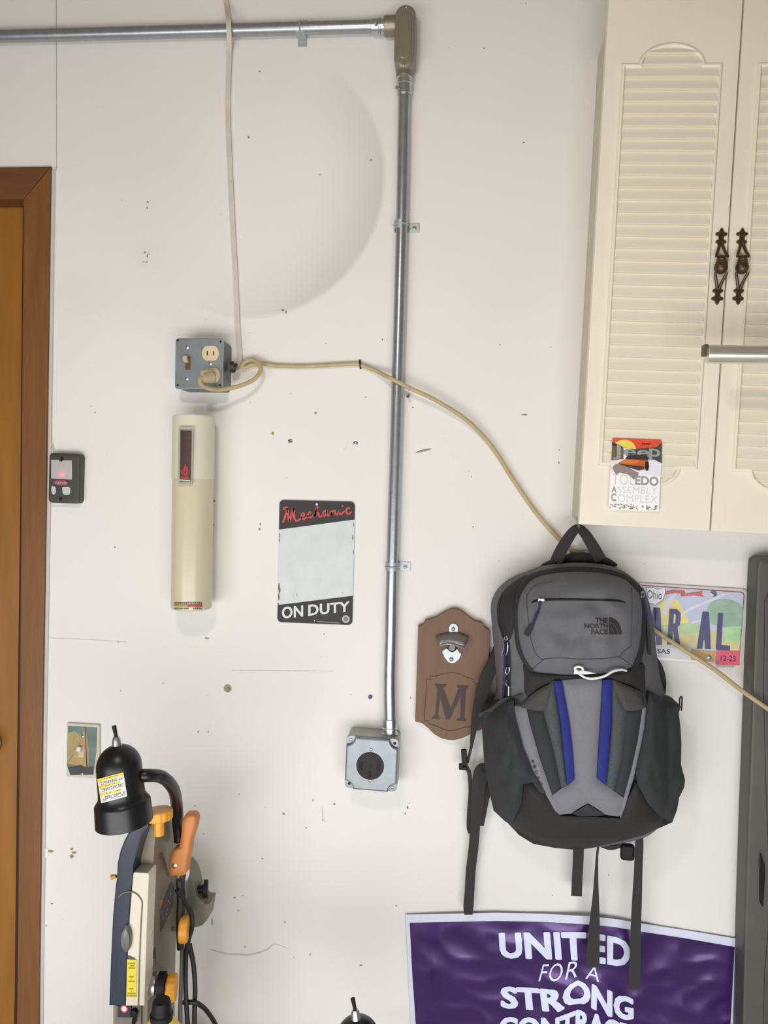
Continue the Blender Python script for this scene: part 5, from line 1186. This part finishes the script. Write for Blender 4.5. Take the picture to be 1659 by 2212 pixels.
# maker plate on olive side
def SID(u, v):   # depth on the receding olive face
    l = np.interp(v, [1766,1835,1930,2060,2200],[338,333,327,321,318]); r = np.interp(v, [1766,1835,1930,2060,2200],[388,387,383,379,376])
    t = np.clip((u-l)/(r-l), 0, 1); zf = 1.47-FD; zb_ = 1.47-BD
    return 1.47-1/((1-t)/zf+t/zb_)+.0012
bm = N(); poly_px(bm, [A4(858,470),A4(930,330),A4(1000,140),A4(1050,190),A4(1035,460),A4(900,740),A4(865,810)], lambda u, v: float(SID(u, v))); mp_ = obj('maker_plate', bm, mat('maker_plate_grey', (88,86,88), rough=.4, var=.2, scale=90), saw)
bm = N(); poly_px(bm, [A4(852,380),A4(905,370),A4(862,500)], lambda u, v: float(SID(u, v))+.0004); obj('orange_corner', bm, M_orange, mp_)
bm = N()
for (x, y) in ((880,530),(960,500),(905,610),(985,420),(940,560),(1000,300),(970,390)): fleck(bm, *A4(x,y), 1.2, 2.6, float(SID(*A4(x,y)))+.0006)
obj('worn_print', bm, mat('plate_print_light', (150,148,150), rough=.5), mp_, kind='stuff')
bm = N(); poly_px(bm, [A4(735,1310),A4(738,1150),A4(800,980),A4(812,1000),A4(808,1200),A4(745,1330)], lambda u, v: float(SID(u, v))); ob_ = obj('oval_badge', bm, M_signblack, saw)
bm = N(); poly_px(bm, [A4(750,1230),A4(760,1160),A4(785,1120),A4(798,1180),A4(785,1250),A4(760,1280)], lambda u, v: float(SID(u, v))+.0005); obj('badge_yellow', bm, mat('badge_ochre', (176,140,60), rough=.5), ob_)
# top knob
def fluted(bm, c, ax, r, h, n=14):
    ax = Vector(ax).normalized(); a, b = perp(ax); seg = n*4; rings = []
    for t, k in ((0,.90),(h*.15,1),(h*.85,1),(h,.93)):
        rings.append([bm.verts.new(c+ax*t+(a*math.cos(2*math.pi*i/seg)+b*math.sin(2*math.pi*i/seg))*r*k*(1-.045*(math.cos(2*math.pi*i*n/seg) > .5))) for i in range(seg)])
    for R1, R2 in zip(rings, rings[1:]):
        for i in range(seg): bm.faces.new((R1[i], R1[(i+1) % seg], R2[(i+1) % seg], R2[i]))
    bm.faces.new(rings[0][::-1]); bm.faces.new(rings[-1])
ax = Vector((-.06,.06,1)).normalized(); kc = P(343,1770,.285)
bm = N(); fluted(bm, kc, ax, .0232, .016); lathe(bm, kc-ax*.026, ax, [(0,.0085),(.027,.0085)], 16); obj('tension_knob', bm, M_knob, saw, 'yellow fluted tension knob on top')
# orange lever
lev = [A3(*q) for q in ((1225,1100),(1280,1090),(1340,1095),(1365,1140),(1362,1200),(1345,1280),(1300,1420),(1288,1520),(1250,1700),(1232,1800),(1180,1830),(1100,1832),(1040,1818),(1025,1700),(1040,1600),(1070,1530),(1110,1495),(1150,1475),(1172,1320),(1185,1180))]
lv, _ = panel('release_lever', saw, lev, M_orange, lambda u, v: .225+0*u, 0, .008, 8, .012, 5, label='orange release lever on the right')
bm = N(); q = A3(1090,1710); lathe(bm, P(q[0], q[1], .231), (0,-1,0), [(0,.0052),(.002,.005),(.0035,.002),(.0035,0)], 14); obj('bolt', bm, M_zinc, lv)
# side hardware
rx = Vector((1,.20,0)).normalized()
bm = N(); tube(bm, [P(372,2006,.19), P(392,2008,.20)], .0042, 10); kn2 = obj('adjusting_shaft', bm, M_zinc, saw)
bm = N(); c_ = P(388,2008,.205); fluted(bm, c_, rx, .0225, .015, 6); obj('adjusting_knob', bm, M_knob, saw, 'yellow hexagonal knob on the right side')
q0 = P(327,2128,.275); 
bm = N(); lathe(bm, q0, rx, [(0,.018),(.004,.020),(.008,.020)], 28); obj('guide_washer', bm, M_zinc, saw)
bm = N(); lathe(bm, P(342,2128,.27), rx, [(0,.0205),(.012,.0205),(.0125,.016)], 28); obj('black_collar', bm, M_black, saw)
bm = N(); fluted(bm, P(360,2134,.265), rx, .0215, .0165, 12); obj('tracking_knob', bm, M_knob, saw, 'yellow round knob low on the right')
bm = N(); tube(bm, [P(403,1870,.17), P(396,1990,.175), P(390,2165,.175), P(388,2300,.175)], .0042, 10); obj('guide_rod', bm, mat('rod_grey', (140,136,132), rough=.35, metal=.6), saw)
br = [(386,1880),(400,1872),(412,1888),(418,1905),(424,1936),(440,1952),(452,1953),(446,1990),(436,2001),(416,2006),(400,2010),(386,2000)]
bm = N(); prism(bm, [(P(u,v,.13).x, P(u,v,.13).z) for u, v in br], .09, .13, .003); obj('motor_bracket', bm, mat('bracket_olive', (128,124,106), rough=.5, var=.08), saw)
bm = N(); lathe(bm, P(424,1921,.115), (1,.28,0), [(0,.0065),(.013,.007),(.0135,.016),(.021,.016),(.022,.014)], 18); obj('clamp_knob', bm, M_black, saw, 'black clamp knob at the back')
bm = N(); poly_px(bm, [A3(905,1575),A3(940,1580),A3(1020,1830),A3(1015,1850),A3(990,1780)], lambda u, v: float(SID(u, v))+.001); bmesh.ops.solidify(bm, geom=bm.faces[:], thickness=.002); obj('body_rib', bm, mat('rib_olive_dark', (92,86,70), rough=.5), saw)
bm = N(); ribbon(bm, [A4(1225,-10)+(.19,4), A4(1215,60)+(.19,6), A4(1195,130)+(.19,3)], .003); obj('blade_guard', bm, mat('guard_white', (214,212,208), rough=.4), saw)
bm = N()
bx = lambda pts, d0, d1, b_=.001: prism(bm, [(P(u,v,d1).x, P(u,v,d1).z) for u, v in pts], d0, d1, b_)
bx([A4(295,1735),A4(620,1745),A4(620,2300),A4(295,2300)], .20, .285); obj('switch_housing', bm, mat('housing_grey', (118,110,104), rough=.5, var=.08), saw)
bm = N(); bx([A4(318,1745),A4(490,1748),A4(485,1890),A4(316,1885)], .284, .289); swl = obj('switch_label', bm, mat('label_navy', (52,48,58), rough=.4), saw)
bm = N(); q = A4(405,1760); lathe(bm, P(q[0],q[1]+2,.289), (0,-1,0), [(0,.0068),(.0006,.0068),(.0006,0)], 24); rr_ = obj('red_ring', bm, mat('ring_red', (186,62,72), rough=.5), swl)
bm = N(); lathe(bm, P(q[0],q[1]+2,.2897), (0,-1,0), [(0,.0046),(.0004,.0046),(.0004,0)], 24); obj('white_centre', bm, M_lblwhite, rr_)
bm = N(); lathe(bm, P(*A4(545,1800), .285), (0,-1,0), [(0,.006),(.008,.006),(.009,.004)], 14); tube(bm, [P(*A4(545,1830), .29), P(*A4(525,1960), .29)], .0035, 8); obj('key_switch', bm, M_black, saw)
bm = N(); b2 = N(); tube(b2, [P(251,1893,.30), P(241,1895,.30)], [.003,.0045], 10); merge(bm, b2); obj('side_catch', bm, mat('catch_orange', (206,146,54), rough=.45), saw)
bm = N(); pxtube(bm, [A4(1080,250)+(.21,),A4(1150,350)+(.20,),A4(1215,460)+(.19,),A4(1265,560)+(.185,),A4(1275,720)+(.185,),A4(1225,900)+(.185,),A4(1195,1100)+(.185,),A4(1190,1500)+(.19,),A4(1215,1967)+(.20,),A4(1230,2300)+(.2,)], .0044, 8, 6)
pxtube(bm, [A4(1240,950)+(.18,),A4(1290,1200)+(.18,),A4(1312,1500)+(.185,),A4(1305,1800)+(.19,),A4(1300,2300)+(.2,)], .0046, 8, 6)
pxtube(bm, [A4(1165,1690)+(.19,),A4(1290,1690)+(.195,),A4(1380,1725)+(.19,),A4(1470,1810)+(.18,),A4(1580,1990)+(.17,),A4(1680,2300)+(.16,)], .0042, 8, 6)
pxtube(bm, [A4(1110,120)+(.2,),A4(1120,400)+(.2,),A4(1110,700)+(.2,),A4(1120,1000)+(.195,)], .0062, 8, 4)
obj('power_lead', bm, M_rubber, saw)
# work lamps
def lamp(name, du, dv, base_z, lab):
    D0 = .36
    T = lambda x, y: (A3(x, y)[0]+du, A3(x, y)[1]+dv)
    t = thing(name, lab, 'lamp', 268+du, 1700+dv, D0, 'black machine work lamps')
    a, b = P(*T(402,268), D0), P(*T(492,1205), D0); ax = b-a; L = ax.length
    r = .0345; R2 = .0425
    prof = [(0,.004)]+[(r*(1-math.cos(math.radians(k*10)))*1.02, r*math.sin(math.radians(k*10))) for k in range(1, 10)]+[(L*.60,r*1.02),(L*.66,r*1.04),(L*.70,R2*.93),(L*.735,R2*1.0),(L*.99,R2*1.03),(L,R2*1.0),(L*.995,R2*.93),(L*.8,R2*.85),(L*.7,0)]
    bm = N(); lathe(bm, a, ax, prof, 44); hd = obj('lamp_shade', bm, M_blackmatt, t)
    u_ = ax.normalized(); 
    bm = N(); lathe(bm, a-u_*.013, u_, [(0,.0045),(.004,.0062),(.008,.0066),(.014,.0078)], 16); sw_ = obj('switch_collar', bm, M_zinc, t)
    bm = N(); tube(bm, [a-u_*.012, a-u_*.030+Vector((-.002,0,0))], [.0026,.0036], 10); obj('switch_toggle', bm, M_black, sw_)
    bm = N(); lathe(bm, a+u_*(L*.72), u_, [(0,.012),(L*.22,.013),(L*.30,.006),(L*.31,0)], 14); obj('bulb', bm, mat('bulb_glass', (210,190,180), rough=.3), t)
    def LD(u, v, e=.0006):
        return cyl_hit(u, v, a, u_, r*1.02+e)
    cs = [T(165,682), T(478,597), T(524,886), T(212,970)]
    bm = N(); patch(bm, cs, LD, 12, 8); lb = obj('warning_label', bm, M_lblwhite, t)
    def sub(s0, s1, t0, t1, m, e, nm, par):
        c = [np.array(q) for q in cs]; f = lambda s, w: tuple((c[0]*(1-s)+c[1]*s)*(1-w)+(c[3]*(1-s)+c[2]*s)*w)
        bm = N(); patch(bm, [f(s0,t0), f(s1,t0), f(s1,t1), f(s0,t1)], lambda u, v: LD(u, v, e), 10, 2); return obj(nm, bm, m, par)
    for (t0, t1) in ((0,.13),(.30,.40),(.62,.72)): sub(0, 1 if t0 == 0 else .82, t0, t1, M_lblyellow, .0009, 'yellow_stripe', lb)
    bm = N(); c = [np.array(q) for q in cs]; f = lambda s, w: tuple((c[0]*(1-s)+c[1]*s)*(1-w)+(c[3]*(1-s)+c[2]*s)*w)
    for row in (.05,.17,.21,.25,.34,.44,.48,.53,.66,.77,.81,.86,.91):
        for k in range(12):
            s0 = .1+k*.07
            if random.random() < .8 and (row not in (.05,.34,.66) or .2 < s0 < .75): patch(bm, [f(s0,row), f(s0+.05,row), f(s0+.05,row+.022), f(s0,row+.022)], lambda u, v: LD(u, v, .0012), 1, 1)
    obj('label_print', bm, M_ink, lb, kind='stuff')
    bm = N(); arm = [T(640,640)+(D0-.01,), T(760,636)+(.35,), T(880,640)+(.33,), T(960,668)+(.315,), T(1030,730)+(.295,), T(1085,820)+(.27,), T(1110,940)+(.24,), T(1122,1060)+(.22,), T(1130,1200)+(.205,), T(1145,1330)+(.20,), T(1150,1420)+(.20,)]
    if base_z is None: pxtube(bm, arm, .0102, 14, 6)
    else:
        e = P(*arm[-1]); path = [P(p[0], p[1], p[2]) for p in cr(arm, 6)]; tube(bm, path+[Vector((e.x, e.y, base_z+.01))], .0102, 14)
    obj('gooseneck', bm, M_blackmatt, t)
    if base_z is not None:
        e = P(*arm[-1]); bm = N(); lathe(bm, (e.x, e.y, base_z), (0,0,1), [(0,.05),(.012,.05),(.016,.015),(.03,.012)], 28); obj('base', bm, M_blackmatt, t)
    return t
lamp('work_lamp', 0, 0, None, 'black dome work lamp on a curved arm above the band saw')
lamp('work_lamp', 516, 590, BEN, 'top of a second black dome work lamp at the bottom edge')
# yellow bottle
bt = thing('yellow_bottle', 'yellow squeeze bottle with a black cap in front of the band saw', 'bottle', 348, 2205, .40)
c = P(349, 2186, .40); 
bm = N(); lathe(bm, (c.x, c.y, BEN), (0,0,1), [(0,.030),(.004,.033),(c.z-BEN-.045,.033),(c.z-BEN-.030,.030),(c.z-BEN-.018,.022),(c.z-BEN-.010,.016),(c.z-BEN,.014)], 32); obj('bottle_body', bm, M_yellow, bt)
bm = N(); h = c.z-BEN; lathe(bm, (c.x, c.y, BEN), (0,0,1), [(h-.014,.0165),(h-.010,.0170),(h-.002,.0172),(h,.0150),(h+.014,.0138),(h+.018,.0125),(h+.019,.010),(h+.019,0)], 24); obj('cap', bm, M_black, bt)
